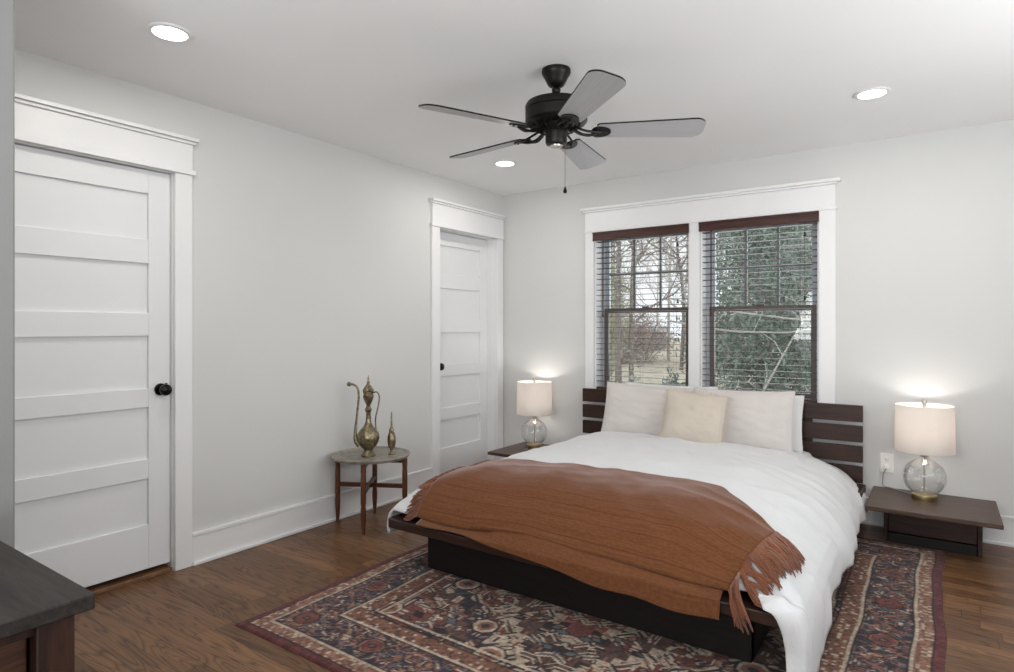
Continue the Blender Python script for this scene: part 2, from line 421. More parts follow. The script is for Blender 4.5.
def door(name, y0, y1, zt, xf, knob_y, lab):
    r = thing(name, lab, 'door', (xf, y0, 0), kind='structure'); W = y1-y0
    f = MB(); z0 = .042; t = .036; sl = .105
    rails = [(z0, .262), (.492, .591), (.85, .945), (1.207, 1.322), (1.57, 1.69), (1.92, zt)]
    f.box(-t, 0, 0, sl, z0, zt); f.box(-t, 0, W-sl, W, z0, zt)
    for a, b in rails: f.box(-t, 0, sl, W-sl, a, b)
    f.build('door_leaf', M['door'], r, bevel=.002)
    for i in range(5):
        a = rails[i][1]; b = rails[i+1][0]
        g = MB().box(-t+.004, -.015, sl-.002, W-sl+.002, a-.002, b+.002)
        g.build('panel', M['door'], r)
    k = MB()
    pr = [(.031, 0), (.031, .004), (.026, .009), (.011, .011), (.010, .03), (.016, .034), (.027, .042), (.030, .052), (.027, .062), (.016, .068), (.003, .07)]
    k.lathe(pr, 28)
    k.v = [(z, x, y) for x, y, z in k.v]
    k.build('door_knob', M['blackknob'], r, loc=(0, knob_y-y0, .935))
    return r
d1 = door('door_1', D1[0]+.017, D1[1]-.006, D1[2]-.008, -.022, -2.985, 'white five panel door with black knob at the left')
MB().box(-.004, .010, .79-.012, .79-.002, .905, .965).build('latch_plate', M['blackknob'], d1)
d2 = door('door_2', D2[0]+.017, D2[1]-.006, D2[2]-.008, -.090, -.800, 'white five panel door by the corner with black knob')
st(B(-T, .004, D1[0], D1[1]-.004, 0, .020).build('trim_3', wood('threshold_wood', srgb(96, 66, 46), srgb(146, 108, 80), 'y', .35), bevel=.003), 'brown wooden threshold strip under the near left door', 'trim')
st(B(-T, .002, D2[0], D2[1]-.004, 0, .012).build('trim_4', M['tbar'], bevel=.003), 'dark wooden threshold strip under the corner door', 'trim')

# window casing
w = MB(); t = .02
w.box(WX[0]-.078, WX[0], -t, 0, WZ[0]-.1, 2.03); w.box(WX[3], WX[3]+.098, -t, 0, WZ[0]-.1, 2.03); w.box(WX[1], WX[2], -t, 0, WZ[0], 2.03)
XL, XR = WX[0]-.078, WX[3]+.098
w.box(XL-.012, XR+.012, -t-.008, 0, 2.022, 2.036); w.box(XL, XR, -t-.003, 0, 2.036, 2.185)
w.box(XL-.012, XR+.012, -t-.018, 0, 2.185, 2.2); w.box(XL-.03, XR+.03, -t-.034, 0, 2.2, 2.222)
w.box(XL, XR, -.016, 0, WZ[0]-.10, WZ[0]-.026)
w.box(XL-.01, XR+.01, -.035, .06, WZ[0]-.026, WZ[0]+.001)
for x in (WX[0], WX[2]): w.box(x-.0, x+.012, 0, TB, WZ[0], 2.03)
for x in (WX[1], WX[3]): w.box(x-.012, x, 0, TB, WZ[0], 2.03)
for a, b in ((WX[0], WX[1]), (WX[2], WX[3])): w.box(a, b, 0, TB, 2.018, 2.03); w.box(a, b, .0, TB+.03, WZ[0]-.0, WZ[0]+.012)
st(w.build('trim_5', M['trim'], bevel=.0025), 'white casing with capped header around the double window', 'trim')

def window(name, x0, x1, lab):
    r = thing(name, lab, 'window', (x0+.012, .105, WZ[0]+.012), kind='structure')
    W = x1-x0-.024; Hh = 2.018-WZ[0]-.012; zm = 1.385-WZ[0]-.012
    fr = MB(); fr.box(0, .022, 0, .07, 0, Hh); fr.box(W-.022, W, 0, .07, 0, Hh); fr.box(.022, W-.022, 0, .07, Hh-.022, Hh)
    fr.build('window_frame', M['vinyl'], r, bevel=.002)
    lo = MB(); a, b = .022, W-.022; y0, y1 = .004, .034
    lo.box(a, a+.034, y0, y1, .0, zm+.02); lo.box(b-.034, b, y0, y1, 0, zm+.02); lo.box(a+.034, b-.034, y0, y1, 0, .045); lo.box(a+.034, b-.034, y0, y1, zm-.018, zm+.02)
    o = lo.build('lower_sash', M['sash'], r, bevel=.002)
    MB().box(a+.034, b-.034, .017, .021, .045, zm-.018).build('pane', M['pane'], o)
    MB().box(W/2-.028, W/2+.028, -.002, .02, zm+.02, zm+.034).build('sash_lock', M['sash'], o, bevel=.003)
    up = MB(); y0, y1 = .036, .064; z0 = zm-.018; z1 = Hh-.022
    up.box(a, a+.03, y0, y1, z0, z1); up.box(b-.03, b, y0, y1, z0, z1); up.box(a+.03, b-.03, y0, y1, z0, z0+.035); up.box(a+.03, b-.03, y0, y1, z1-.035, z1)
    o = up.build('upper_sash', M['vinyl'], r, bevel=.002)
    MB().box(a+.03, b-.03, .048, .052, z0+.035, z1-.035).build('pane', M['pane'], o)
    mu = MB(); gw = (b-a-.06)
    for k in (1, 2): mu.box(a+.03+gw*k/3-.009, a+.03+gw*k/3+.009, .038, .06, z0+.035, z1-.035)
    zc = 1.685-WZ[0]-.012; mu.box(a+.03, b-.03, .039, .059, zc-.009, zc+.009)
    mu.build('muntin', M['muntin'], o, bevel=.002)
window('window_1', WX[0], WX[1], 'left half of the double window with brown blinds')
window('window_2', WX[2], WX[3], 'right half of the double window with dense evergreen outside')

def blind(x0, x1, label):
    r = thing('window_blind', label, 'blind', (x0, 0, 0), group='wooden blinds in the double window'); W = x1-x0
    v = MB(); v.box(.002, W-.002, -.034, -.022, 1.952, 2.020); v.box(.002, W-.002, -.040, -.022, 2.004, 2.0185); v.box(.002, W-.002, -.038, -.022, 1.952, 1.963)
    v.box(.002, .014, -.022, .01, 1.955, 2.018); v.box(W-.014, W-.002, -.022, .01, 1.955, 2.018)
    v.build('valance', M['valance'], r, bevel=.002)
    B(.016, W-.016, -.005, .045, 1.975, 2.014).build('headrail', M['valance'], r)
    s = MB(); z = 1.945; tilt = math.radians(-.5)
    while z > .80:
        pts = []
        for dz in (-.0015, .0015):
            for yy in (-.025, .025):
                for xx in (.015, W-.015): pts.append((xx, .030+yy*math.cos(tilt), z+yy*math.sin(tilt)+dz))
        s.hexa([pts[0], pts[1], pts[2], pts[3], pts[4], pts[5], pts[6], pts[7]])
        z -= .0435
    s.build('slats', M['slat'], r)
    B(.015, W-.015, .006, .054, WZ[0]+.0125, WZ[0]+.032).build('bottom_rail', M['slat'], r, bevel=.003)
    l = MB()
    for fx in (.16, .5, .84):
        for yy in (.003, .057): l.tube([(W*fx, yy, 1.975), (W*fx, yy, WZ[0]+.03)], .0008, 5)
    l.build('ladder_cord', M['slat'], r)
    wd = MB(); wd.tube([(.085, -.012, 1.96), (.085, -.014, 1.36)], .0045, 8); wd.lathe([(.006, 0), (.009, .01), (.006, .03), (.004, .034)], 10, (.085, -.014, 1.335))
    wd.build('tilt_wand', M['valance'], r)
    for zz in (1.43, 1.86):
        cd_ = MB(); cd_.tube([(W-.09, -.012, 1.96), (W-.09, -.013, zz+.02)], .001, 5)
        cd_.lathe([(.002, .032), (.004, .03), (.006, .012), (.009, .002), (.007, 0)], 12, (W-.09, -.013, zz)); cd_.build('pull_cord', M['blackknob'], r)
    return r
blind(WX[0]-.004, WX[1]+.004, 'brown wooden slat blind hanging in the left half of the double window')
blind(WX[2]-.004, WX[3]+.004, 'brown wooden slat blind hanging in the right half of the double window')

# unseen windows added as openings for the right and rear fill lights
def plain_window(name, bx, axis):
    f = MB(); x0, x1, y0, y1, z0, z1 = bx
    if axis == 'x':
        for a in (y0, (y0+y1)/2-.02, y1-.05): f.box(x0, x1, a, a+.05, z0, z1)
        f.box(x0, x1, y0, y1, z0, z0+.05); f.box(x0, x1, y0, y1, z1-.05, z1)
    else:
        for a in (x0, (x0+x1)/2-.02, x1-.05): f.box(a, a+.05, y0, y1, z0, z1)
        f.box(x0, x1, y0, y1, z0, z0+.05); f.box(x0, x1, y0, y1, z1-.05, z1)
    st(f.build(name, M['trim'], bevel=.003))
plain_window('added_window_right', (RX+.02, RX+.08, -4.0, -1.4, .7, 2.2), 'x')  # added for the right fill, never in view
plain_window('added_window_rear', (1.4, 4.4, RY-.08, RY-.02, .7, 2.2), 'y')  # added for the rear fill, behind the camera

# ------------------------------------------------------------------ downlights
CAN = [(.687, -3.292), (2.947, -.921), (.649, -.891), (2.95, -3.3)]
CL = ['lit round downlight in the ceiling near the left door', 'lit round downlight in the ceiling right of the window', 'lit round downlight below the fan blades near the room corner', 'lit round downlight above the camera']
r = thing('recessed_light', CL[0], 'ceiling light', (CAN[0][0], CAN[0][1], H), group='recessed downlights in the white ceiling')
MB().lathe([(.082, 0), (.084, -.003), (.080, -.007), (.064, -.008), (.062, -.003), (.062, -.0005)], 36, caps=False).build('trim_ring', M['trim'], r)
MB().lathe([(.062, -.0035), (.03, -.0045), (.001, -.005)], 36, caps=False).build('lens', M['canlight'], r)
for i in range(1, 4): dup(r, (CAN[i][0], CAN[i][1], H), label=CL[i])
for x, y in CAN:
    area('downlight_beam', (x, y, H-.012), (0, 0, 0), .12, .12, 5.0, (1, .95, .89), 'DISK')

# ------------------------------------------------------------------ ceiling fan
fan = thing('ceiling_fan', 'black five-blade ceiling fan with pale grey blades hanging from the ceiling', 'ceiling fan', (1.776, -2.083, H))
MB().lathe([(.066, 0), (.067, -.014), (.064, -.024), (.056, -.036), (.045, -.058), (.036, -.074), (.026, -.080), (.014, -.083), (.019, -.088), (.021, -.096), (.018, -.105), (.013, -.108)], 36).build('canopy', M['black'], fan)
MB().lathe([(.011, -.100), (.011, -.13), (.026, -.135), (.028, -.15)], 24).build('downrod', M['black'], fan)
MB().lathe([(.03, -.143), (.10, -.148), (.136, -.156), (.143, -.168), (.143, -.188), (.140, -.191), (.143, -.194), (.143, -.24), (.134, -.252), (.11, -.258)], 48).build('motor_housing', M['black'], fan)
v = MB(); v.lathe([(.11, -.256), (.075, -.258), (.06, -.285), (.055, -.29)], 40)
for k in range(20):
    a = 2*PI*k/20; ca, sa = math.cos(a), math.sin(a)
    v.tube([(.118*ca, .118*sa, -.252), (.10*ca, .10*sa, -.272), (.062*ca, .062*sa, -.288)], .0035, 5)
v.build('vent_ring', M['black'], fan)
MB().lathe([(.05, -.285), (.05, -.335), (.046, -.345), (.03, -.35), (.012, -.352)], 32).build('switch_housing', M['black'], fan)
MB().lathe([(.03, -.350), (.028, -.356), (.01, -.358)], 24).build('bottom_plate', M['nickel'], fan)
pc = MB(); pc.tube([(.044, -.005, -.335), (.05, -.005, -.36), (.05, -.005, -.55)], .0013, 6)
pco = pc.build('pull_chain', M['chain'], fan)
MB().lathe([(.002, .03), (.004, .026), (.009, .01), (.009, .004), (.005, 0)], 14, (.05, -.005, -.577)).build('chain_fob', M['blackknob'], pco)
def blade_poly():
    pts = []; L0, L1, w0, w1 = .185, .668, .055, .075; rr = .05
    pts += [(L0, -w0+.012), (L0+.012, -w0)]
    for k in range(9):
        a = -PI/2+PI/2*k/8; pts.append((L1-rr+rr*math.cos(a), -w1+rr+rr*math.sin(a)))
    for k in range(9):
        a = PI/2*k/8; pts.append((L1-rr+rr*math.cos(a), w1-rr+rr*math.sin(a)))
    pts += [(L0+.012, w0), (L0, w0-.012)]
    return pts
bm_ = MB(); po = blade_poly(); n = len(po); pitch = math.radians(-13)
vs = [(x, y, -.0035) for x, y in po]+[(x, y, .0035) for x, y in po]
bm_.add(vs, [tuple(reversed(range(n)))], 1); bm_.f.append(tuple(range(n, 2*n))); bm_.mi.append(0)
for i in range(n): bm_.f.append((i, (i+1) % n, n+(i+1) % n, n+i)); bm_.mi.append(0)
bm_.v = [(x, y*math.cos(pitch), y*math.sin(pitch)+z) for x, y, z in bm_.v]
BA = [math.radians(-114.5+72*k) for k in range(5)]
ZB = -.285
def iron():
    q = MB()
    for s_ in (-1, 1):
        q.tube(bez([(.07, .012*s_, .022), (.10, .026*s_, .004), (.14, .034*s_, -.012), (.18, .02*s_, -.012), (.205, .004*s_, -.008)], 5), .0055, 6)
    q.tube(bez([(.06, 0, .018), (.11, 0, -.014), (.16, 0, -.02), (.2, 0, -.011)], 5), .0065, 6)
    pl = [(.19+.06*math.cos(a)*(1 if math.cos(a) > 0 else .5), .042*math.sin(a)) for a in [2*PI*k/24 for k in range(24)]]
    o = len(q.v); q.prism(pl, -.011, -.0045)
    q.v = q.v[:o]+[(x, y*math.cos(pitch), y*math.sin(pitch)+z) for x, y, z in q.v[o:]]
    for (x, y) in ((.19, -.024), (.19, .024), (.23, 0)):
        z = y*math.sin(pitch)-.011; q.lathe([(.001, -.0045), (.004, -.004), (.005, 0)], 10, (x, y, z))
    return q
for k, a in enumerate(BA):
    if k == 0:
        bl0 = bm_.build('blade', [M['black'], M['blade']], fan, smooth=30, fixn=False, loc=(0, 0, ZB), rotz=a)
        ir0 = iron().build('blade_iron', M['black'], bl0)
    else:
        bb = bl0.copy(); C.objects.link(bb); bb.parent = fan; bb.rotation_euler = (0, 0, a)
        ii = ir0.copy(); C.objects.link(ii); ii.parent = bb

# ------------------------------------------------------------------ rug
def make_rug():
    X0, X1, Y0, Y1 = .805, 3.245, -3.085, -.345
    h = .0065; nx = int((X1-X0)/h)+1; ny = int((Y1-Y0)/h)+1
    xs = np.linspace(0, X1-X0, nx); ys = np.linspace(0, Y1-Y0, ny); LX, LY = X1-X0, Y1-Y0
    Xg, Yg = np.meshgrid(xs, ys, indexing='ij')
    col = np.zeros((nx, ny, 3))
    lin = lambda *c: np.array(srgb(*c)[:3])
    MAR, TAN, CRM, NAV, RED, ORG, BLU, BRN, DRK = [lin(*c) for c in ((92, 52, 52), (134, 100, 86), (172, 156, 138), (52, 50, 58), (104, 62, 56), (128, 90, 74), (86, 88, 92), (84, 62, 56), (46, 38, 40))]
    q = .015                                     # knot size for motifs
    qx = np.floor(Xg/q)*q; qy = np.floor(Yg/q)*q
    dx = np.minimum(qx, LX-qx); dy = np.minimum(qy, LY-qy)
    d = np.minimum(np.minimum(Xg, LX-Xg), np.minimum(Yg, LY-Yg))
    along = np.where(np.minimum(Xg, LX-Xg) < np.minimum(Yg, LY-Yg), Yg, Xg)
    def put(mask, c): col[mask] = c
    rs = np.random.RandomState(3)
    def cellnoise(sx, sy, k=0, X=None, Y=None):
        X = Xg if X is None else X; Y = Yg if Y is None else Y
        i = np.floor(X/sx).astype(int); j = np.floor(Y/sy).astype(int)
        hsh = (i*73856093 ^ j*19349663 ^ (k*83492791)) & 0xffff
        return ((hsh*1103515245+12345) & 0x7fffffff)/0x7fffffff
    mx = np.minimum(Xg, LX-Xg); my = np.minimum(Yg, LY-Yg)     # mirrored coords
    # field base
    put(d >= 0, BRN)
    fld = d > .385
    fx = np.abs(Xg-LX/2); fy = np.abs(Yg-LY/2)
    FX, FY = LX/2-.385, LY/2-.385
    # corner spandrels: stepped diagonal
    u = (FX-fx)/FX; v = (FY-fy)/FY
    stp = np.floor(u*9)/9+np.floor(v*11)/11
    put(fld, RED)
    put(fld & (stp < .78), CRM*.8); put(fld & (stp < .66), BRN); put(fld & (stp < .74) & (stp > .66) & (np.abs(((fx+fy) % .05)-.025) < .012), DRK)
    put(fld & (stp < .60) & (cellnoise(.09, .07, 1, mx, my) > .62), RED)
    put(fld & (np.abs(stp-.62) < .05), NAV)
    put(fld & (stp < .36), NAV*1.1)
    put(fld & (stp < .33) & (cellnoise(.06, .045, 2, mx, my) > .5), RED)
    # central stepped medallion
    dd = np.floor(fx/.05)*.05*1.15+np.floor(fy/.05)*.05*.85
    for lim, c in ((.90, DRK), (.885, CRM*.85), (.80, DRK), (.785, BRN), (.64, DRK), (.625, CRM*.85), (.54, DRK), (.525, RED), (.36, DRK), (.35, BLU*.8), (.20, ORG)): put(fld & (dd < lim), c)
    # zigzag teeth along the medallion edges
    tz = np.abs(((fx-fy) % .04)-.02)
    put(fld & (dd > .84) & (dd < .885) & (tz < .009), DRK); put(fld & (dd > .58) & (dd < .625) & (tz < .009), DRK)
    for (a, b, hx, hy, c) in ((.62, .88, .13, .10, RED), (.30, 1.00, .11, .07, BRN), (.86, .70, .07, .12, RED), (.70, .34, .10, .09, BRN), (.88, 1.02, .06, .06, CRM*.8)):
        o_ = np.maximum(np.abs(fx-a)/hx, np.abs(fy-b)/hy); put(fld & (o_ < 1.12), CRM*.85); put(fld & (o_ < 1.04), DRK); put(fld & (o_ < .93), c)
    put(fld & (dd > .88) & (dd < .92) & (tz < .014), CRM)
    # scattered leaves and stars in the field
    for k in range(430):
        cx_, cy_ = rs.rand()*FX, rs.rand()*FY; a = rs.choice([0, PI/4, PI/2, -PI/4, .5, -.5]); Ls = rs.uniform(.010, .036); Ws = rs.uniform(.003, .008)
        c = [TAN, ORG, BLU, NAV, RED, DRK, TAN, CRM, BRN, BLU][rs.randint(10)]
        du = (fx-cx_)*math.cos(a)+(fy-cy_)*math.sin(a); dv = -(fx-cx_)*math.sin(a)+(fy-cy_)*math.cos(a)
        if rs.rand() < .6: mk = (np.abs(du) < Ls) & (np.abs(dv) < Ws)
        else:
            mk = (np.abs(du)+np.abs(dv)*1.6 < Ls)
            put(fld & (np.abs(du)+np.abs(dv)*1.6 < Ls+.012), DRK)
        put(fld & mk, c)
        if rs.rand() < .4: put(fld & (np.abs(du) < Ls) & (np.abs(np.abs(dv)-Ws-.006) < .004), CRM)
    for (a, b, s_) in ((.80, .9, .05), (.5, 1.05, .06), (.2, .95, .05), (.66, .5, .05), (.95, .3, .045), (.35, .78, .045)):
        o_ = np.maximum(np.abs(fx-a), np.abs(fy-b)); rr = np.maximum(o_, (np.abs(fx-a)+np.abs(fy-b))*.72)
        put(fld & (rr < s_+.018), DRK); put(fld & (rr < s_+.008), CRM); put(fld & (rr < s_-.008), ORG); put(fld & (rr < s_*.4), NAV)
    # thin dark outline squares
    for s0 in (.42, .405):
        put((np.abs(d-s0) < .004), CRM if s0 == .42 else DRK)
    # --- borders
    put(d < .385, DRK); put(d < .378, ORG*.85)
    put((d > .30) & (d < .378) & (cellnoise(.0131, .0131, 21) > .70), BRN)
    put((d > .30) & (d < .378) & (cellnoise(.0131, .0131, 22) > .88), CRM)
    put((d > .298) & (d < .308), CRM); put((d > .29) & (d < .298), DRK)
    mb = (d > .115) & (d < .29)
    put(mb, NAV)
    # main border: vines, diagonals and rosettes, laid out along each side
    hv = .2025
    ph = (along % .40)-.20
    off = d-hv
    zig = np.abs(off-(np.abs(((along % .20)-.10))-.05)*1.3)
    put(mb & (zig < .012), RED); put(mb & (zig < .004), TAN)
    for k in range(1700):
        if rs.rand() < .5: cx_, cy_ = rs.rand()*LX/2, .115+rs.rand()*.175
        else: cx_, cy_ = .115+rs.rand()*.175, rs.rand()*LY/2
        a = rs.choice([PI/4, -PI/4, .35, -.35, PI/2, 0]); Ls = rs.uniform(.006, .022); Ws = rs.uniform(.002, .005)
        c = [BLU, ORG, RED, TAN, CRM, BRN, BLU, TAN][rs.randint(8)]
        i0, i1 = np.searchsorted(xs, [cx_-.05, cx_+.05]); j0, j1 = np.searchsorted(ys, [cy_-.05, cy_+.05])
        for fxm in (0, 1):
            for fym in (0, 1):
                ii = slice(i0, i1) if not fxm else slice(nx-i1, nx-i0); jj = slice(j0, j1) if not fym else slice(ny-j1, ny-j0)
                XX = Xg[ii, jj]; YY = Yg[ii, jj]
                XX = LX-XX if fxm else XX; YY = LY-YY if fym else YY
                du = (XX-cx_)*math.cos(a)+(YY-cy_)*math.sin(a); dv = -(XX-cx_)*math.sin(a)+(YY-cy_)*math.cos(a)
                mk = (np.abs(du) < Ls) & (np.abs(dv) < Ws) & mb[ii, jj]
                sub = col[ii, jj]; sub[mk] = c
    ro = np.maximum(np.maximum(np.abs(ph), np.abs(off)*1.1), (np.abs(ph)+np.abs(off)*1.1)*.72)
    alt = (np.floor(along/.40) % 2) == 0
    put(mb & (ro < .060), DRK); put(mb & (ro < .052), TAN); put(mb & alt & (ro < .052), RED); put(mb & (ro < .046), RED*1.05); put(mb & (ro < .02), NAV); put(mb & (ro < .009), ORG)
    put((d > .107) & (d < .116), DRK); put((d > .096) & (d < .107), CRM)
    g = (d > .038) & (d < .096); put(g, TAN)
    put(g & (cellnoise(.014, .014, 5) > .62), ORG*.8); put(g & (cellnoise(.016, .016, 6) > .78), CRM)
    
    put(d < .04, MAR); put((d > .036) & (d < .041), DRK)
    # wear: pile slightly lighter here and there
    wn_ = cellnoise(.0131, .0131, 9)[..., None]*.45+.74; col = col*(.8+.4*cellnoise(.031, .027, 11)[..., None])
    col = np.clip(col*wn_, 0, 1)
    z = .008+.0012*np.sin(Xg*9)*np.sin(Yg*7)
    z[0, :] = z[-1, :] = .001; z[:, 0] = z[:, -1] = .001
    # gently uneven edges, as hand-woven rugs have
    wx = .006*np.sin(Yg*5.1)+.003*np.sin(Yg*13); wy = .005*np.sin(Xg*4.3)
    V = np.stack([X0+Xg+wx, Y0+Yg+wy, z], -1).reshape(-1, 3)
    idx = np.arange(nx*ny).reshape(nx, ny)
    F = np.stack([idx[:-1, :-1], idx[1:, :-1], idx[1:, 1:], idx[:-1, 1:]], -1).reshape(-1, 4)
    me = bpy.data.meshes.new('area_rug')
    me.vertices.add(len(V)); me.vertices.foreach_set('co', V.ravel())
    me.loops.add(F.size); me.loops.foreach_set('vertex_index', F.ravel().astype(np.int32))
    me.polygons.add(len(F)); me.polygons.foreach_set('loop_start', np.arange(0, F.size, 4, dtype=np.int32))
    me.update(); me.validate()
    ca = me.color_attributes.new('weave', 'FLOAT_COLOR', 'POINT')
    ca.data.foreach_set('color', np.concatenate([col.reshape(-1, 3), np.ones((nx*ny, 1))], 1).ravel().astype(np.float32))
    me.materials.append(M['rug']); me.shade_smooth()
    o = bpy.data.objects.new('area_rug', me); C.objects.link(o)
    tag(o, 'red and navy patterned woollen rug spread under the bed', 'rug')
make_rug()

# ------------------------------------------------------------------ bed
RZ = .0095
bed = thing('platform_bed', 'low dark walnut platform bed with slatted headboard under the window', 'bed', (1.865, -1.2, RZ))
def bb(x0, x1, y0, y1, z0, z1, name, mat, bev=.004, par=bed):
    return B(x0-1.865, x1-1.865, y0+1.2, y1+1.2, z0-RZ, z1-RZ).build(name, mat, par, bevel=bev)
PXL, PXR, PYF = .888, 2.850, -2.300
rr = .03
poly = []
for (cx_, cy_, a0) in ((PXL+rr, PYF+rr, PI), (PXR-rr, PYF+rr, 1.5*PI)):
    for k in range(6):
        a = a0+PI/2*k/5; poly.append((cx_+rr*math.cos(a), cy_+rr*math.sin(a)))
poly += [(PXR, -.09), (PXL, -.09)]
MB().prism([(x-1.865, y+1.2) for x, y in poly], .222-RZ, .266-RZ).build('platform', M['bed'], bed, bevel=.004)
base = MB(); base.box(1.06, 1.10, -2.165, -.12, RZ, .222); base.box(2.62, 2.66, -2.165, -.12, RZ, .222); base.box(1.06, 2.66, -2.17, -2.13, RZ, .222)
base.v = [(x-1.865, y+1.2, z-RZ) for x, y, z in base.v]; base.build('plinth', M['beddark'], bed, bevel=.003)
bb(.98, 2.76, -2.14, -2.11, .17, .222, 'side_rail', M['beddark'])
for z0, z1 in ((.652, .757), (.525, .628), (.396, .500), (.268, .372), (.15, .244)):
    bb(.853, 2.832, -.090, -.062, z0, z1, 'headboard_slat', M['bed'], .003)
for x in (1.06, 1.75, 2.47): bb(x, x+.07, -.062, -.042, RZ, .745, 'headboard_post', M['bedz'], .003)
def rbox(x0, x1, y0, y1, z0, z1, name, mat, r=.05):
    return B(x0, x1, y0, y1, z0, z1).build(name, mat, None, bevel=r)
mat_o = B(-.68, .68, -.98, .88, 0, .150).build('mattress', M['mattress'], None, bevel=.05, loc=(1.87, -1.11, .268)); mat_o.modifiers[0].segments = 4
tag(mat_o, 'off-white mattress lying on the platform bed under the duvet', 'mattress')

# bedding surfaces --------------------------------------------------
def spl(pts):
    P = [Vector((a, b, 0)) for a, b in pts]; q = bez(P, 10); L = [0]
    for i in range(1, len(q)): L.append(L[-1]+(q[i]-q[i-1]).length)
    def f(t):
        s = t*L[-1]
        for i in range(1, len(q)):
            if L[i] >= s-1e-9:
                k = (s-L[i-1])/max(1e-9, L[i]-L[i-1]); p = q[i-1].lerp(q[i], k); return p.x, p.y
        return q[-1].x, q[-1].y
    return f, L[-1]
PROF = [(.856, .17), (.852, .215), (.868, .285), (.915, .36), (1.0, .425), (1.12, .468), (1.30, .495), (1.6, .505), (1.9, .508), (2.2, .502), (2.42, .49), (2.58, .465), (2.71, .42), (2.80, .36), (2.86, .29), (2.885, .225), (2.89, .17)]
prof, PL = spl(PROF)
def foot_z(y):
    P = [(-1.6, .62), (-1.80, .565), (-1.95, .515), (-2.08, .455), (-2.18, .385), (-2.245, .315), (-2.275, .272)]
    if y > P[0][0]: return .9
    for (a, za), (b, zb) in zip(P, P[1:]):
        if y >= b: k = (a-y)/(a-b); return za+(zb-za)*k
    return .27
sm0 = lambda a, b, x: (lambda k: k*k*(3-2*k))(max(0, min(1, (x-a)/(b-a))))
def smin(a, b, k=.05):
    h = max(0, min(1, .5+.5*(b-a)/k)); return b*(1-h)+a*h-k*h*(1-h)
def nz3(x, y, z=0): return noise.noise(Vector((x, y, z)))
def surf(t, y, off=0.0, wr=1.0):
    """bedding surface: t 0..1 across from left hem to right hem, y along the bed"""
    x, z = prof(t); pz = z
    # fold of the duvet hangs lower at the right foot corner
    if z < .45 and x > 2.6:
        k = max(0, min(1, (-1.72-y)/.42)); k = k*k*(3-2*k)
        ext = (.45-z)/.28; z = z-ext*ext*.14*k; x -= .012*ext*k
        x += .014*ext*math.sin(y*9)*(.45+.8*k)+.006*ext*math.sin(y*23+1)-.012*ext
        x += .02*ext*max(0, 1-abs(y+1.25)/.5)
    if x > 2.5: x -= .018*(x-2.5)/.4*(1-sm0(.15, .95, -y))
    if pz < .34 and x > 2.6 and y < -1.5: x = max(x, 2.862+.012*min(1, max(0, (.34-pz)/.1))-.03*max(0, (pz-.28)/.06))
    if z < .35 and x < 1.0: x += .006*math.sin(y*15)
    top = z > .3
    hd = max(0, 1-abs(y+.15)/.35)            # sinks towards the headboard
    z -= .05*hd*(1 if z > .3 else .4)
    if x > 2.55: z -= .02*max(0, 1-abs(y+.2)/.6)
    zf = foot_z(y)
    z = smin(z, zf, .05)
    # soft billows and creases
    b = .014*nz3(x*2.2, y*2.0, 3)+.009*nz3(x*4.5+3, y*4+1, 8)
    cvec = nz3(x*1.5+y*2.2, y*1.1-x*.6, 5)
    b += .007*(1-abs(math.sin(6*cvec+x*3)))*wr
    b += .006*nz3(x*9+y*9, y*5-x*5, 2)*wr
    if z > .30: z += b*wr
    else: x += b*wr*(1 if x > 2 else -.5)*.7
    # outward offset
    e = 1e-3; x2, z2 = prof(min(1, t+.01)); x1, z1 = prof(max(0, t-.01))
    tx, tz = x2-x1, z2-z1; L = math.hypot(tx, tz) or 1
    nx_, nz_ = -tz/L, tx/L
    dzdy = (min(foot_z(y+.02), z+.5)-min(foot_z(y-.02), z+.5))/.04 if foot_z(y) < .60 and nz_ > .4 else 0
    dzdy = max(0, min(3, dzdy))
    ny_ = -dzdy; L = math.sqrt(nx_*nx_+ny_*ny_+nz_*nz_)
    return Vector((x+off*nx_/L, y+off*ny_/L, z+off*nz_/L))
NU, NV = 150, 150
P = []
yy_ = [(-.135-2.118*(j/NV)**.9) for j in range(NV+1)]
for i in range(NU+1):
    t = i/NU
    P.append([surf(t, yy_[j]) for j in range(NV+1)])
du = MB(); du.grid(P)
dv = du.build('duvet', M['duvet'], None, smooth=180, solid=.012)
dv.modifiers['thickness'].offset = -1
tag(dv, 'rumpled white duvet draped over the platform bed and hanging at its right side', 'duvet')
# right foot corner of the duvet: the side drop turns round the platform corner
fo = []
ts = [1-.30*i/40 for i in range(41)]
for t in ts:
    q = surf(t, -2.253)
    if q.z > .325 or q.x < 2.69: break
    row = []; fs = .35+.65*sm0(2.69, 2.84, q.x)
    for j in range(17):
        w_ = j/16; a = w_*PI/2; dep = max(0, .30-q.z)
        row.append(Vector((q.x-(.085-.02*dep/.25)*(1-math.cos(a))*sm0(2.69, 2.84, q.x)-.006*math.sin(w_*9)*dep/.25, q.y-(.068+.006*math.sin(q.z*30))*math.sin(a)*fs, q.z-.02*w_*max(0, (q.z-.27)/.05)+.006*math.sin(w_*4))))
    fo.append(row)
MB().grid(fo).build('corner_fold', M['duvet'], dv, smooth=180, solid=.008)

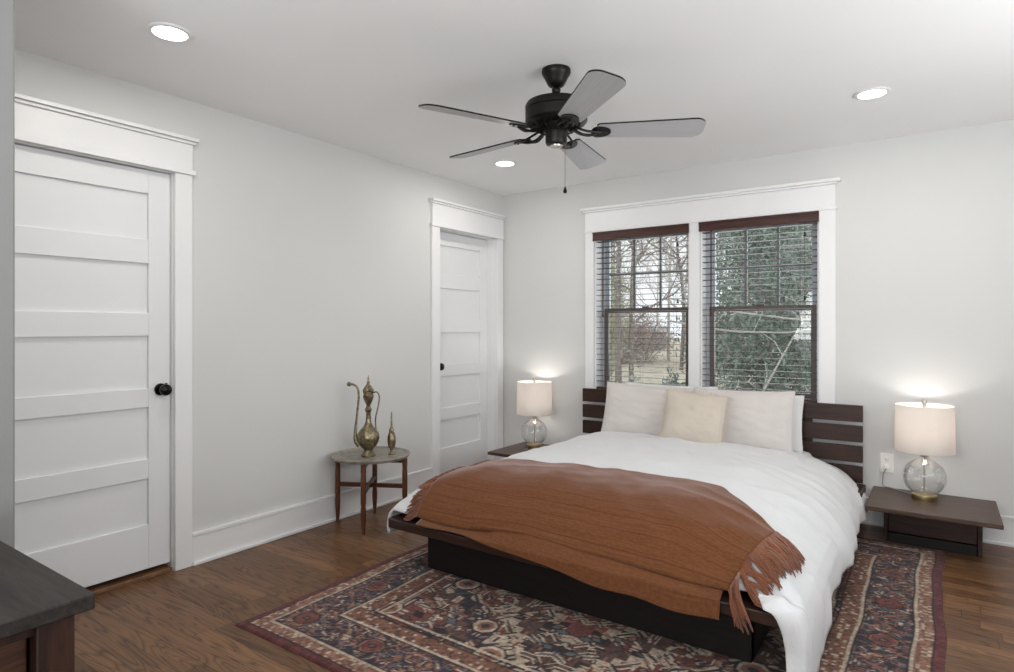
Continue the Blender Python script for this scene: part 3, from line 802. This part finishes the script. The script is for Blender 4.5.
# throw blanket --------------------------------------------------------
thr = thing('throw_blanket', 'rust brown woven throw with tasselled ends spread across the foot of the bed', 'blanket', (1.87, -2.0, .5))
O = Vector((1.87, -2.0, .5))
def tx_of(x):    # t parameter where profile x matches
    lo, hi = 0.08, .92
    for _ in range(26):
        mid = (lo+hi)/2
        if prof(mid)[0] < x: lo = mid
        else: hi = mid
    return (lo+hi)/2
def edge_y(u):   # back edge, wandering slightly
    return -1.60-.10*u-.03*math.sin(u*7)+.05*(u-.2)*(u > .2)-.26*max(0, u-.82)/.18
tl_, tr_ = tx_of(1.045), tx_of(2.695)
sm = sm0
def t_eff(u, w_):
    return tl_+(tr_-tl_)*u-.095/PL*w_**2*sm0(.6, 1, u)+.035/PL*w_**2*(1-sm0(0, .3, u))
def throw_pt(u, v, off, hang=0.0):
    ye = edge_y(u); yf = -2.262+.014*sm(.15, .5, u)-.018*sm(.65, .95, u)-.004*math.sin(u*11)
    s_top = 1.0 if hang <= 0 else .62
    t = t_eff(u, min(1, v/s_top))
    if v <= s_top:
        y = ye+(yf-ye)*(v/s_top)
        p = surf(t, y, off, .9)
        p.z += .004*math.sin(u*20+v*9)*nz3(u*5, v*6, 4)
        return p
    p = surf(t, yf, off, .9)
    s = (v-s_top)/(1-s_top)*hang; lip = .056
    # lies on the platform lip, then falls over its edge
    y = -2.255-min(s, lip)*1.0-.004*math.sin(u*31)*min(1, s/lip); z = p.z+(.2725-p.z)*min(1, s/lip)
    if s > lip: z -= s-lip; y -= .02*(s-lip)/.1
    return Vector((p.x, y, z+off*.2))
def mk_throw(name, u0, u1, v0, off, hangf, nu, nv, par):
    P = []
    for i in range(nu+1):
        u = u0+(u1-u0)*i/nu
        P.append([throw_pt(u, v0+(1-v0)*j/nv, off, hangf(u))-O for j in range(nv+1)])
    g = MB(); g.grid(P, uv=True)
    return g.build(name, M['throw'], par, smooth=180, solid=.005)
mk_throw('woven_panel', 0, 1, 0, .018, lambda u: 0, 110, 80, thr)
mk_throw('folded_under_layer', .02, .985, .40, .010, lambda u: .050+.075*sm(.12, .8, u)+.005*math.sin(u*23), 110, 44, thr)
def fringe(side):
    g = MB(); n = 240; rs = random.Random(5+side)
    for k in range(n):
        v = (k+.5)/n; u = 0.0 if side == 0 else 1.0
        p0 = throw_pt(u, v, .018)
        L = rs.uniform(.085, .125)*((.66 if side == 0 else 1.15) if v < .86 else (.66 if side == 0 else 1.3))
        t0 = t_eff(u, v)
        pts = [p0]; clump = math.sin(int(k/7)*2.3)*.30+rs.uniform(-.12, .12)
        if v < (.97 if side == 0 else .86):
            y = p0.y
            for q in range(1, 6):
                s = L*q/5; tt = t0+(-1 if side == 0 else 1)*s/PL
                yq = y-s*(.35+clump)
                pp = surf(max(0, min(1, tt)), max(-2.28, yq), .010+.012*abs(math.sin(k*.9))*(1-abs(q-2)/6), .9)
                if yq < -2.28: pp.y = yq; pp.z = max(pp.z, .28)
                pts.append(pp)
        else:
            for q in range(1, 6):
                s = L*q/5; w_ = (-1 if side == 0 else 1)
                if side == 0: pts.append(Vector((p0.x+w_*s*(.7+clump*.3), p0.y-s*.25, max(.279, p0.z-s*.5))))
                else: pts.append(Vector((p0.x+s*(.35+clump*.5), min(p0.y, -2.27)-min(.055, s*.9)-.006*math.sin(k), p0.z-max(0, s-.035)*1.0-.01*q/5)))
        r0 = rs.uniform(.0032, .005)
        g.tube([p-O for p in pts], [r0*1.25, r0, r0*1.1, r0, r0*.9, r0*.5], 5)
    return g
fringe(0).build('fringe', M['fringe'], thr)
fringe(1).build('fringe', M['fringe'], thr)

# pillows -----------------------------------------------------------------
def pillow_mesh(W, Hh, D, n=36, flat=.0, seed=0, pinch=.06):
    g = MB(); top = []; bot = []
    for side in (1, -1):
        P = []
        for i in range(n+1):
            row = []
            for j in range(n+1):
                a = -1+2*i/n; b = -1+2*j/n
                f = (max(0, 1-abs(a)**2.6)*max(0, 1-abs(b)**2.6))**.55
                x = a*W/2*(1-pinch*(1-abs(a)**2)*abs(b)**3*0-pinch*(1-b*b)*abs(a)**4*.6)
                z = b*Hh/2*(1-pinch*(1-a*a)*abs(b)**4)
                y = side*D/2*f + .006*nz3(a*2.5+seed, b*2.5, side)*f+.005*nz3(a*5+b*3+seed, b*6, side+3)*f
                row.append(Vector((x, y, z)))
            P.append(row)
        g.grid(P)
    return g
def seam(W, Hh, r, pinch=.06):
    pts = []
    for (a0, b0, a1, b1) in ((-1, -1, 1, -1), (1, -1, 1, 1), (1, 1, -1, 1), (-1, 1, -1, -1)):
        for k in range(14):
            a = a0+(a1-a0)*k/14; b = b0+(b1-b0)*k/14
            pts.append(((a*W/2*(1-pinch*(1-b*b)*abs(a)**4*.6)), 0, b*Hh/2*(1-pinch*(1-a*a)*abs(b)**4)))
    pts.append(pts[0]); g = MB(); g.tube(pts, r, 6, caps=False); return g
def place(o, loc, rot): o.location = loc; o.rotation_euler = rot
def pillow(name, label, cat, W, Hh, D, mat, loc, rot, seed, piping=.004, group=None):
    r = thing(name, label, cat, loc, group=group); r.rotation_euler = rot
    pillow_mesh(W, Hh, D, seed=seed).build('pillow_body', mat, r, smooth=180)
    return r
back = [((1.60, -.165, .652), (math.radians(-9), 0, math.radians(0)), 'white pillow leaning on the headboard, mostly hidden behind the left sham'),
        ((2.155, -.168, .625), (math.radians(-9), 0, math.radians(0)), 'white pillow whose edge shows to the right of the right sham')]
for i, (l, rt, lb) in enumerate(back):
    p = pillow('bed_pillow', lb, 'pillow', .70, .36, .08, M['pillow'], l, rt, i*9, group='white pillows against the headboard')
    seam(.70, .36, .0035).build('piping', M['pillow'], p)
shams = [((1.470, -.275, .628), (math.radians(-15), math.radians(1.5), math.radians(2)), 'greige linen sham on the left side of the bed'),
         ((2.140, -.285, .634), (math.radians(-15), math.radians(-1.0), math.radians(-2)), 'greige linen sham on the right side of the bed')]
for i, (l, rt, lb) in enumerate(shams):
    p = pillow('pillow_sham', lb, 'pillow', .66, .41, .13, M['sham'], l, rt, 20+i*7, group='linen shams on the bed')
    seam(.66, .41, .003).build('piping', M['sham'], p)
cu = pillow('throw_cushion', 'small square cream cushion with frayed edges in front of the two shams', 'cushion', .40, .36, .13, M['cushion'], (1.880, -.465, .640), (math.radians(-20), math.radians(4), math.radians(4)), 50)
g = MB(); rs = random.Random(2)
sp_ = seam(.40, .36, .004); 
for (a0, b0, a1, b1, nx_, nz_) in ((1, -1, 1, 1, 1, 0), (1, 1, -1, 1, 0, 1), (-1, 1, -1, -1, -1, 0), (1, -1, -1, -1, 0, -1)):
    for k in range(46):
        a = a0+(a1-a0)*k/46; b = b0+(b1-b0)*k/46
        x = a*.20*(1-.06*(1-b*b)*abs(a)**4*.6); z = b*.18*(1-.06*(1-a*a)*abs(b)**4)
        L = rs.uniform(.012, .030)*(1.5 if nx_ > 0 else 1); y = rs.uniform(-.010, .010)
        g.tube([(x, 0, z), (x+nx_*L*.6+rs.uniform(-.004, .004), y*.5, z+nz_*L*.6+rs.uniform(-.004, .004)), (x+nx_*L+rs.uniform(-.006, .006), y, z+nz_*L)], [.003, .0025, .0015], 4)
g.build('frayed_edge', M['cushion'], cu); sp_.build('piping', M['cushion'], cu)

# ------------------------------------------------------------------ nightstands
def nightstand(x0, label, mirror=False):
    W = .61; r = thing('nightstand', label, 'nightstand', (x0, -.022, 0), group='low nightstands beside the bed')
    B(0, W, -.54, 0, .226, .25).build('tabletop', M['stand'], r, bevel=.004)
    a, b = .075, .535
    s = MB(); s.box(a, a+.022, -.308, -.01, 0, .226); s.build('side_panel', M['bedz'], r, bevel=.002)
    s = MB(); s.box(b-.022, b, -.308, -.01, 0, .226); s.build('side_panel', M['bedz'], r, bevel=.002)
    B(a+.022, b-.022, -.292, -.272, .06, .222).build('drawer_front', M['bed'], r, bevel=.003)
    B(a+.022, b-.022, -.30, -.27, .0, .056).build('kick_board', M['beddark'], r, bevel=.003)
    B(a+.022, b-.022, -.02, -.01, .0, .222).build('back_panel', M['beddark'], r)
    return r
ns = nightstand(2.885, 'low dark wooden nightstand to the right of the bed')
ns2 = dup(ns, (.245, -.022, 0), label='low dark wooden nightstand by the corner door, left of the bed')

# ------------------------------------------------------------------ lamps
def lamp(loc, label):
    r = thing('table_lamp', label, 'lamp', loc, group='glass table lamps on the nightstands')
    MB().lathe([(.062, .0005), (.063, .004), (.063, .024), (.060, .028), (.03, .029)], 40).build('lamp_base', M['lampbrass'], r)
    gl = [(.040, .030), (.062, .038), (.085, .060), (.101, .090), (.107, .125), (.103, .160), (.088, .190), (.064, .212), (.040, .226), (.026, .236), (.022, .250), (.024, .258)]
    q = bez([(a, b, 0) for a, b in gl], 3)
    MB().lathe([(p.x, p.y) for p in q], 64, caps=False, fn=lambda rr_, z, a: rr_*(1+.012*math.sin(14*a+z*26))).build('glass_globe', M['globe'], r, smooth=180)
    MB().lathe([(.008, .028), (.006, .05), (.006, .24), (.012, .244), (.024, .258), (.026, .264), (.014, .268), (.012, .29), (.014, .31), (.006, .312), (.004, .53), (.009, .532), (.009, .55), (.004, .553), (.012, .556), (.014, .566), (.010, .576), (.002, .58)], 24).build('stem', M['nickel'], r)
    h = .268; z0 = .278
    MB().lathe([(.149, z0), (.1495, z0+.002), (.1455, z0+h), (.143, z0+h), (.147, z0+.002), (.149, z0)], 72, caps=False).build('lamp_shade', M['shade'], r, smooth=60)
    sp = MB()
    for k in range(3):
        a = 2*PI*k/3+.4; sp.tube([(0, 0, .534), (.144*math.cos(a), .144*math.sin(a), .541)], .002, 6)
    sp.build('shade_spider', M['nickel'], r)
    MB().lathe([(.012, .312), (.014, .33), (.028, .365), (.031, .39), (.026, .412), (.012, .425), (.002, .43)], 24).build('bulb', M['bulb'], r)
    l = bpy.data.lights.new('lamp_glow', 'POINT'); l.energy = 2.3; l.color = (1, .95, .89); l.shadow_soft_size = .03
    lo = bpy.data.objects.new('lamp_glow', l); C.objects.link(lo); lo.location = (loc[0], loc[1], loc[2]+.475)
    return r
lpR = lamp((3.155, -.20, .2502), 'lit glass globe lamp on the right nightstand beside the outlet')
lpL = lamp((.452, -.185, .2502), 'lit glass globe lamp on the left nightstand by the corner door')
# cord of the right lamp
c = MB(); X_, Y_, Z_ = 3.155, -.20, .2502
c.tube([Vector(p)-Vector((X_, Y_, Z_)) for p in bez([(2.957, -.012, .375), (2.953, -.035, .365), (2.938, -.02, .33), (2.935, -.0145, .285), (2.94, -.014, .256), (2.99, -.05, .2545), (3.07, -.12, .2545), (3.12, -.17, .2545)], 6)], .0028, 6)
co = c.build('power_cord', M['cord'], lpR)
B(2.945-X_, 2.969-X_, -.032-Y_, -.0085-Y_, .362-Z_, .388-Z_).build('plug', M['plastic'], co, bevel=.003)
# outlet
ou = thing('wall_outlet', 'white duplex outlet on the back wall between headboard and right lamp', 'outlet', (2.957, 0, .40))
B(-.037, .037, -.007, 0, -.06, .06).build('cover_plate', M['plastic'], ou, bevel=.003)
for z in (-.022, .022):
    s_ = MB().lathe([(.0165, 0), (.0165, .002), (.015, .003)], 24); s_.v = [(x, -.007-zz, y+z) for x, y, zz in s_.v]; so = s_.build('socket', M['plastic'], ou)
    h_ = MB()
    for dx in (-.006, .006): h_.box(dx-.001, dx+.001, -.0104, -.0098, z-.002, z+.006)
    h_.build('slot', M['darkplastic'], so)

# ------------------------------------------------------------------ tray table
tt = thing('tray_table', 'small round metal tray table on four turned wooden legs against the left wall', 'side table', (.258, -1.82, 0))
MB().lathe([(.001, .424), (.21, .424), (.238, .428), (.246, .440), (.248, .4445), (.242, .4465), (.232, .438), (.212, .4335), (.12, .4325), (.118, .4335), (.001, .4335)], 72, caps=False).build('tray_top', M['pewter'], tt)
LP = [(.19, .11), (-.15, .172), (-.20, -.10), (.118, -.170)]
for (x, y) in LP:
    MB().lathe([(.009, 0), (.012, .004), (.010, .02), (.013, .05), (.016, .10), (.017, .14), (.014, .17), (.0165, .185), (.0165, .33), (.015, .36), (.0165, .38), (.0165, .4235)], 16, (x, y, 0)).build('leg', M['tleg'], tt)
for (a, b) in ((0, 2), (1, 3)):
    p, q = LP[a], LP[b]; dz = 0 if a == 0 else .0
    for zz in (.245, .405):
        d = Vector((q[0]-p[0], q[1]-p[1], 0)); d.normalize(); nrm = Vector((-d.y, d.x, 0))*.010
        z0, z1 = zz-.013, zz+.013
        if a == 1: z0, z1 = zz-.0128, zz+.0128
        v8 = []
        for z in (z0, z1):
            for s_ in (-1, 1):
                for e in (p, q): v8.append((e[0]+nrm.x*s_, e[1]+nrm.y*s_, z))
        MB().hexa(v8).build('cross_bar', M['tbar'], tt, bevel=.002)
for (a, b) in ((0, 1), (2, 3), (1, 2), (3, 0)):
    pass
EW = thing('brass_ewer', 'tall aged brass ewer with long curved spout standing on the tray table', 'ewer', (.250, -1.835, .4338), math.radians(34.9))
pr = [(.042, 0), (.043, .006), (.034, .016), (.024, .030), (.024, .036), (.030, .042), (.048, .060), (.060, .085), (.064, .108), (.060, .130), (.046, .152), (.028, .170), (.018, .192), (.014, .220), (.013, .250), (.018, .262), (.021, .270), (.017, .278), (.011, .286), (.013, .298), (.022, .318), (.030, .340), (.031, .352), (.026, .360), (.031, .366), (.031, .374)]
MB().lathe(pr, 40).build('ewer_body', M['brass'], EW)
lid = MB().lathe([(.030, .374), (.033, .380), (.028, .392), (.020, .404), (.013, .414), (.008, .420), (.010, .428), (.005, .436), (.003, .442), (.006, .449), (.003, .456), (.001, .470)], 28).build('lid', M['brass'], EW)
sp_ = MB(); sp_.tube(bez([(-.048, 0, .062), (-.070, 0, .085), (-.076, 0, .130), (-.070, 0, .200), (-.062, 0, .280), (-.056, 0, .345), (-.062, 0, .392), (-.084, 0, .415), (-.108, 0, .418)], 6), [(.022 if i < 6 else .017 if i < 12 else .0125 if i < 20 else .0085)+0*i for i in range(49)], 12)
rad = [max(.0065, .021*math.exp(-i/16)) for i in range(49)]
sp_ = MB(); sp_.tube(bez([(-.048, 0, .062), (-.070, 0, .085), (-.076, 0, .130), (-.070, 0, .200), (-.062, 0, .280), (-.056, 0, .345), (-.062, 0, .392), (-.084, 0, .415), (-.108, 0, .418)], 6), rad, 12)
spo = sp_.build('spout', M['brass'], EW)
MB().lathe([(.003, -.014), (.010, -.010), (.014, 0), (.010, .010), (.003, .014)], 16, (-.112, 0, .418)).build('spout_tip', M['brass'], spo)
MB().tube(bez([(.029, 0, .368), (.050, 0, .372), (.064, 0, .345), (.058, 0, .290), (.044, 0, .230), (.042, 0, .185), (.046, 0, .148)], 6), .0042, 8).build('handle', M['brass'], EW)
EW.scale = (1.09, 1.09, 1.09)
BT = thing('brass_sprinkler', 'small brass rosewater bottle with a thin spike neck beside the ewer', 'bottle', (.335, -1.715, .4338))
MB().lathe([(.021, 0), (.022, .004), (.012, .012), (.007, .024), (.010, .032), (.020, .046), (.024, .070), (.024, .100), (.019, .122), (.011, .132), (.015, .138), (.014, .146), (.007, .156)], 28).build('bottle_body', M['brass'], BT)
MB().lathe([(.007, .154), (.0055, .18), (.0035, .24), (.0015, .25)], 14).build('neck_spike', M['brass'], BT)

BT.scale = (1.1, 1.1, 1.1)
# ------------------------------------------------------------------ dresser, near left
dr = thing('dresser', 'dark espresso wooden dresser at the bottom left in the foreground', 'dresser', (1.946, -4.055, 0))
top = MB().prism([(-.90, -1.15), (-.004, -1.15), (0, -1.146), (0, -.004), (-.004, 0), (-.90, 0)], .728, .756); top.build('dresser_top', M['dressertop'], dr, bevel=.003)
for x, y in ((-.08, -.085), (-.87, -.085), (-.08, -1.12), (-.87, -1.12)): B(x, x+.055, y, y+.06, 0, .728).build('corner_post', M['dresserside'], dr, bevel=.003)
B(-.82, -.08, -.068, -.05, .05, .722).build('side_panel', M['dresserside'], dr, bevel=.002)
B(-.82, -.08, -1.10, -1.08, .05, .722).build('side_panel', M['dresserside'], dr, bevel=.002)
B(-.86, -.84, -1.06, -.085, .05, .722).build('back_panel', M['dresserside'], dr)
B(-.082, -.04, -1.06, -.085, .70, .722).build('rail', M['dresserside'], dr); B(-.82, -.04, -1.06, -.085, .04, .075).build('rail', M['dresserside'], dr)
for k in range(3):
    z0 = .08+.208*k; o = B(-.075, -.052, -1.055, -.09, z0, z0+.203).build('drawer', M['drawer'], dr, bevel=.003)
    for yy in (-.80, -.34):
        kb = MB().lathe([(.006, 0), (.006, .014), (.014, .02), (.014, .026), (.004, .03)], 18); kb.v = [(-.052+z, yy+x, z0+.1+y) for x, y, z in kb.v]; kb.build('knob', M['blackknob'], o)

# ------------------------------------------------------------------ outside the window
GZ = -.75
gr = []
for i in range(40):
    gr.append([Vector((-26+46*i/39, .5+44*j/39, GZ+.25*nz3(i*.35, j*.35, 1)+.045*max(0, j-8)*.9)) for j in range(40)])
st(MB().grid(gr).build('ground_outside', M['ground'], smooth=180), 'pale leaf-strewn ground seen through the left window', 'ground')
def leaf_cloud(center, radii, n, size, seed, shell=.55):
    rs = np.random.RandomState(seed); 
    d = rs.normal(size=(n, 3)); d /= np.linalg.norm(d, axis=1)[:, None]
    rr_ = (shell+(1-shell)*rs.rand(n))**.8
    lump = 1+.22*np.sin(d[:, 0]*6+seed)*np.sin(d[:, 2]*7+seed*2)+.12*np.sin(d[:, 1]*13+d[:, 2]*11)
    P_ = np.array(center)+d*rr_[:, None]*lump[:, None]*np.array(radii)
    a = rs.normal(size=(n, 3)); a /= np.linalg.norm(a, axis=1)[:, None]
    b = np.cross(a, rs.normal(size=(n, 3))); b /= np.linalg.norm(b, axis=1)[:, None]
    L = (size*(.6+.8*rs.rand(n)))[:, None]; Wd = L*.34
    c1 = np.cross(a, b)*L*.12
    V = np.stack([P_-a*L, P_+b*Wd+c1, P_+a*L, P_-b*Wd+c1], 1).reshape(-1, 3)
    return V
def cloud_obj(name, Vs, mat, parent):
    V = np.concatenate(Vs); n = len(V)//4
    me = bpy.data.meshes.new(name); me.vertices.add(len(V)); me.vertices.foreach_set('co', V.ravel())
    me.loops.add(n*4); me.loops.foreach_set('vertex_index', np.arange(n*4, dtype=np.int32))
    me.polygons.add(n); me.polygons.foreach_set('loop_start', np.arange(0, n*4, 4, dtype=np.int32))
    me.update(); me.materials.append(mat); o = bpy.data.objects.new(name, me); C.objects.link(o); o.parent = parent; return o
def shrub(loc, rad, h, n, size, seed, mat, label, cat='shrub', group=None):
    r = thing('winter_thicket' if mat == M['thicket'] else 'evergreen_shrub', label, cat, loc, group=group); rs = random.Random(seed)
    Vs = []; K = 6
    for k in range(K):
        c_ = (rs.uniform(-.45, .45)*rad, rs.uniform(-.4, .4)*rad, h*(.25+.6*k/(K-1)*rs.uniform(.85, 1.1)))
        s_ = rs.uniform(.55, .8)
        Vs.append(leaf_cloud(c_, (rad*s_, rad*s_, h*.30), n//K, size, seed*31+k, .25))
    cloud_obj('foliage', Vs, mat, r)
    b = MB()
    for k in range(7):
        a = rs.uniform(0, 2*PI); e = (rs.uniform(.3, .8)*rad*math.cos(a), rs.uniform(.3, .8)*rad*math.sin(a), h*rs.uniform(.55, .95))
        b.tube(bez([(0, 0, 0), (e[0]*.3, e[1]*.35, e[2]*.4), e], 5), [.03, .028, .026, .024, .022, .02, .018, .016, .013, .01, .006], 6)
    b.build('stems', M['bark'], r)
    return r
shrub((1.75, 3.3, GZ), 1.12, 3.9, 22000, .036, 1, M['leafdark'], 'large glossy evergreen shrub close outside the right window')
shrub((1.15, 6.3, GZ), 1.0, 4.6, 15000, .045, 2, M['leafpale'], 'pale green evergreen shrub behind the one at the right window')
shrub((.52, 2.9, GZ), .24, 1.3, 1300, .042, 3, M['leafdark'], 'low evergreen bush at the lower right of the left window')
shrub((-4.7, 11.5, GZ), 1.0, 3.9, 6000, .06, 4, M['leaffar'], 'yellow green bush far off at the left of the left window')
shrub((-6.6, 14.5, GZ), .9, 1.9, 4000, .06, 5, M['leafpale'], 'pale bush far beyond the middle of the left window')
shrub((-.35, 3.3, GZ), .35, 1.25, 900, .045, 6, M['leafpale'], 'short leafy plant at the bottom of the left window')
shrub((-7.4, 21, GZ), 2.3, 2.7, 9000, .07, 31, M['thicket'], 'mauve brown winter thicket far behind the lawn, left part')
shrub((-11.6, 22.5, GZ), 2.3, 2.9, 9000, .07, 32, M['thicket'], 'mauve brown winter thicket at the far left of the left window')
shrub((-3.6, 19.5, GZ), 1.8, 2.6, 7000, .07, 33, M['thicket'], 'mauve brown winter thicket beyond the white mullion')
def tree(loc, h, seed, label, mat, spread=1.0):
    r = thing('bare_tree', label, 'tree', loc, group='bare trees beyond the garden'); rs = random.Random(seed)
    t = MB(); t.tube(bez([(0, 0, 0), (rs.uniform(-.1, .1), 0, h*.3), (rs.uniform(-.2, .2), 0, h*.6), (rs.uniform(-.3, .3), 0, h)], 6), [.085*(1-i/20) for i in range(19)], 8); t.build('trunk', mat, r)
    b = MB()
    def br(p, d, L, rd, dep):
        q = p+d*L; mid = p+d*L*.5+Vector((rs.uniform(-.1, .1), rs.uniform(-.1, .1), rs.uniform(-.05, .1)))*L
        b.tube([p, mid, q], [rd, rd*.8, rd*.6], 5)
        if dep == 0: return
        for _ in range(3):
            nd = (d+Vector((rs.uniform(-1, 1), rs.uniform(-1, 1), rs.uniform(-.3, .8)))*.75).normalized()
            br(p+d*L*rs.uniform(.5, 1), nd, L*.68, rd*.55, dep-1)
    for k in range(9):
        a = rs.uniform(0, 2*PI); z = h*rs.uniform(.25, .9)
        br(Vector((0, 0, z)), Vector((math.cos(a)*spread, math.sin(a)*spread, rs.uniform(.4, 1.1))).normalized(), h*.22, .035, 3)
    b.build('branches', mat, r); return r
tree((-2.0, 6.8, GZ), 6.5, 11, 'grey bare tree left of centre in the left window', M['bark'])
tree((-4.0, 12, GZ), 8, 12, 'slim bare tree standing behind the yellow green bush', M['bark'])
tree((-1.3, 9.5, GZ), 8.0, 13, 'bare tree near the mullion in the left window', M['bark'])
tree((-8.3, 17, GZ), 9, 14, 'furthest bare tree at the left edge of the left window', M['bark'])
tree((-5.0, 19, GZ), 10, 15, 'tall bare tree above the far shed', M['bark'])
tree((-.3, 11, GZ), 8.5, 16, 'bare tree rising behind the shrubs of the right window', M['bark'])
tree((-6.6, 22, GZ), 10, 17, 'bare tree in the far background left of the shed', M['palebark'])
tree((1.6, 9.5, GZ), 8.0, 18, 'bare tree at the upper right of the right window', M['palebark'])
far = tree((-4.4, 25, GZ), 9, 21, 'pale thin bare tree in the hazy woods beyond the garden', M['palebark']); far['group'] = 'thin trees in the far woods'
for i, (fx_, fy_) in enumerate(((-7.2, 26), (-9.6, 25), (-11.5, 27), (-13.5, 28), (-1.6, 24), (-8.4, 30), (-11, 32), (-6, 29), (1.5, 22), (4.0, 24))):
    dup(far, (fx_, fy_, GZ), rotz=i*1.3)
# low pale stems crossing in front of the right-hand shrub
def twig(pts, label, rd=.010):
    g = MB(); q = bez(pts, 8); g.tube(q, [rd*(1-.5*i/len(q)) for i in range(len(q))], 6)
    rs = random.Random(int(pts[0][0]*1000))
    for k in range(5):
        p = q[int(len(q)*(.15+.16*k))]; e = p+Vector((rs.uniform(-.3, .3), rs.uniform(-.1, .1), rs.uniform(.1, .4)))
        g.tube([p, (p+e)/2+Vector((.03, 0, .02)), e], [rd*.5, rd*.4, rd*.2], 5)
    tag(g.build('pale_branch', M['palebark']), label, 'branch', 'pale branches in front of the shrub')
twig([(.95, 1.6, 1.55), (1.5, 1.62, 1.42), (2.1, 1.6, 1.33), (2.6, 1.65, 1.24), (3.0, 1.7, .4), (3.1, 1.7, -.78)], 'upper pale branch slanting across the right window')
twig([(.9, 1.7, 1.32), (1.5, 1.7, 1.22), (2.0, 1.72, 1.20), (2.6, 1.7, 1.17), (2.95, 1.75, .2), (3.0, 1.75, -.78)], 'lower pale branch arching across the right window')
twig([(1.3, 1.9, -.78), (1.5, 1.9, .0), (1.85, 1.85, .7), (2.1, 1.9, 1.2), (2.3, 1.9, 1.5)], 'rising pale stem at the lower right of the right window', .013)
# a far shed with a pale roof
sh = thing('garden_shed', 'low far shed with a pale roof seen through the left window', 'shed', (-10.6, 30, GZ+.70))
sh.scale = (.55, .55, .62)
B(-1.3, 1.3, -1, 1, 0, 1.7).build('wall', M['shedwall'], sh)
rf = MB(); rf.add([(-1.6, -1.3, 1.7), (1.6, -1.3, 1.7), (1.6, 1.3, 1.7), (-1.6, 1.3, 1.7), (-1.6, 0, 2.3), (1.6, 0, 2.3)], [(0, 1, 5, 4), (2, 3, 4, 5), (0, 4, 3), (1, 2, 5), (0, 3, 2, 1)]); rf.build('roof', M['shedroof'], sh, smooth=0)
B(-.4, .2, -1.02, -.99, 0, 1.3).build('shed_door', M['shedroof'], sh)
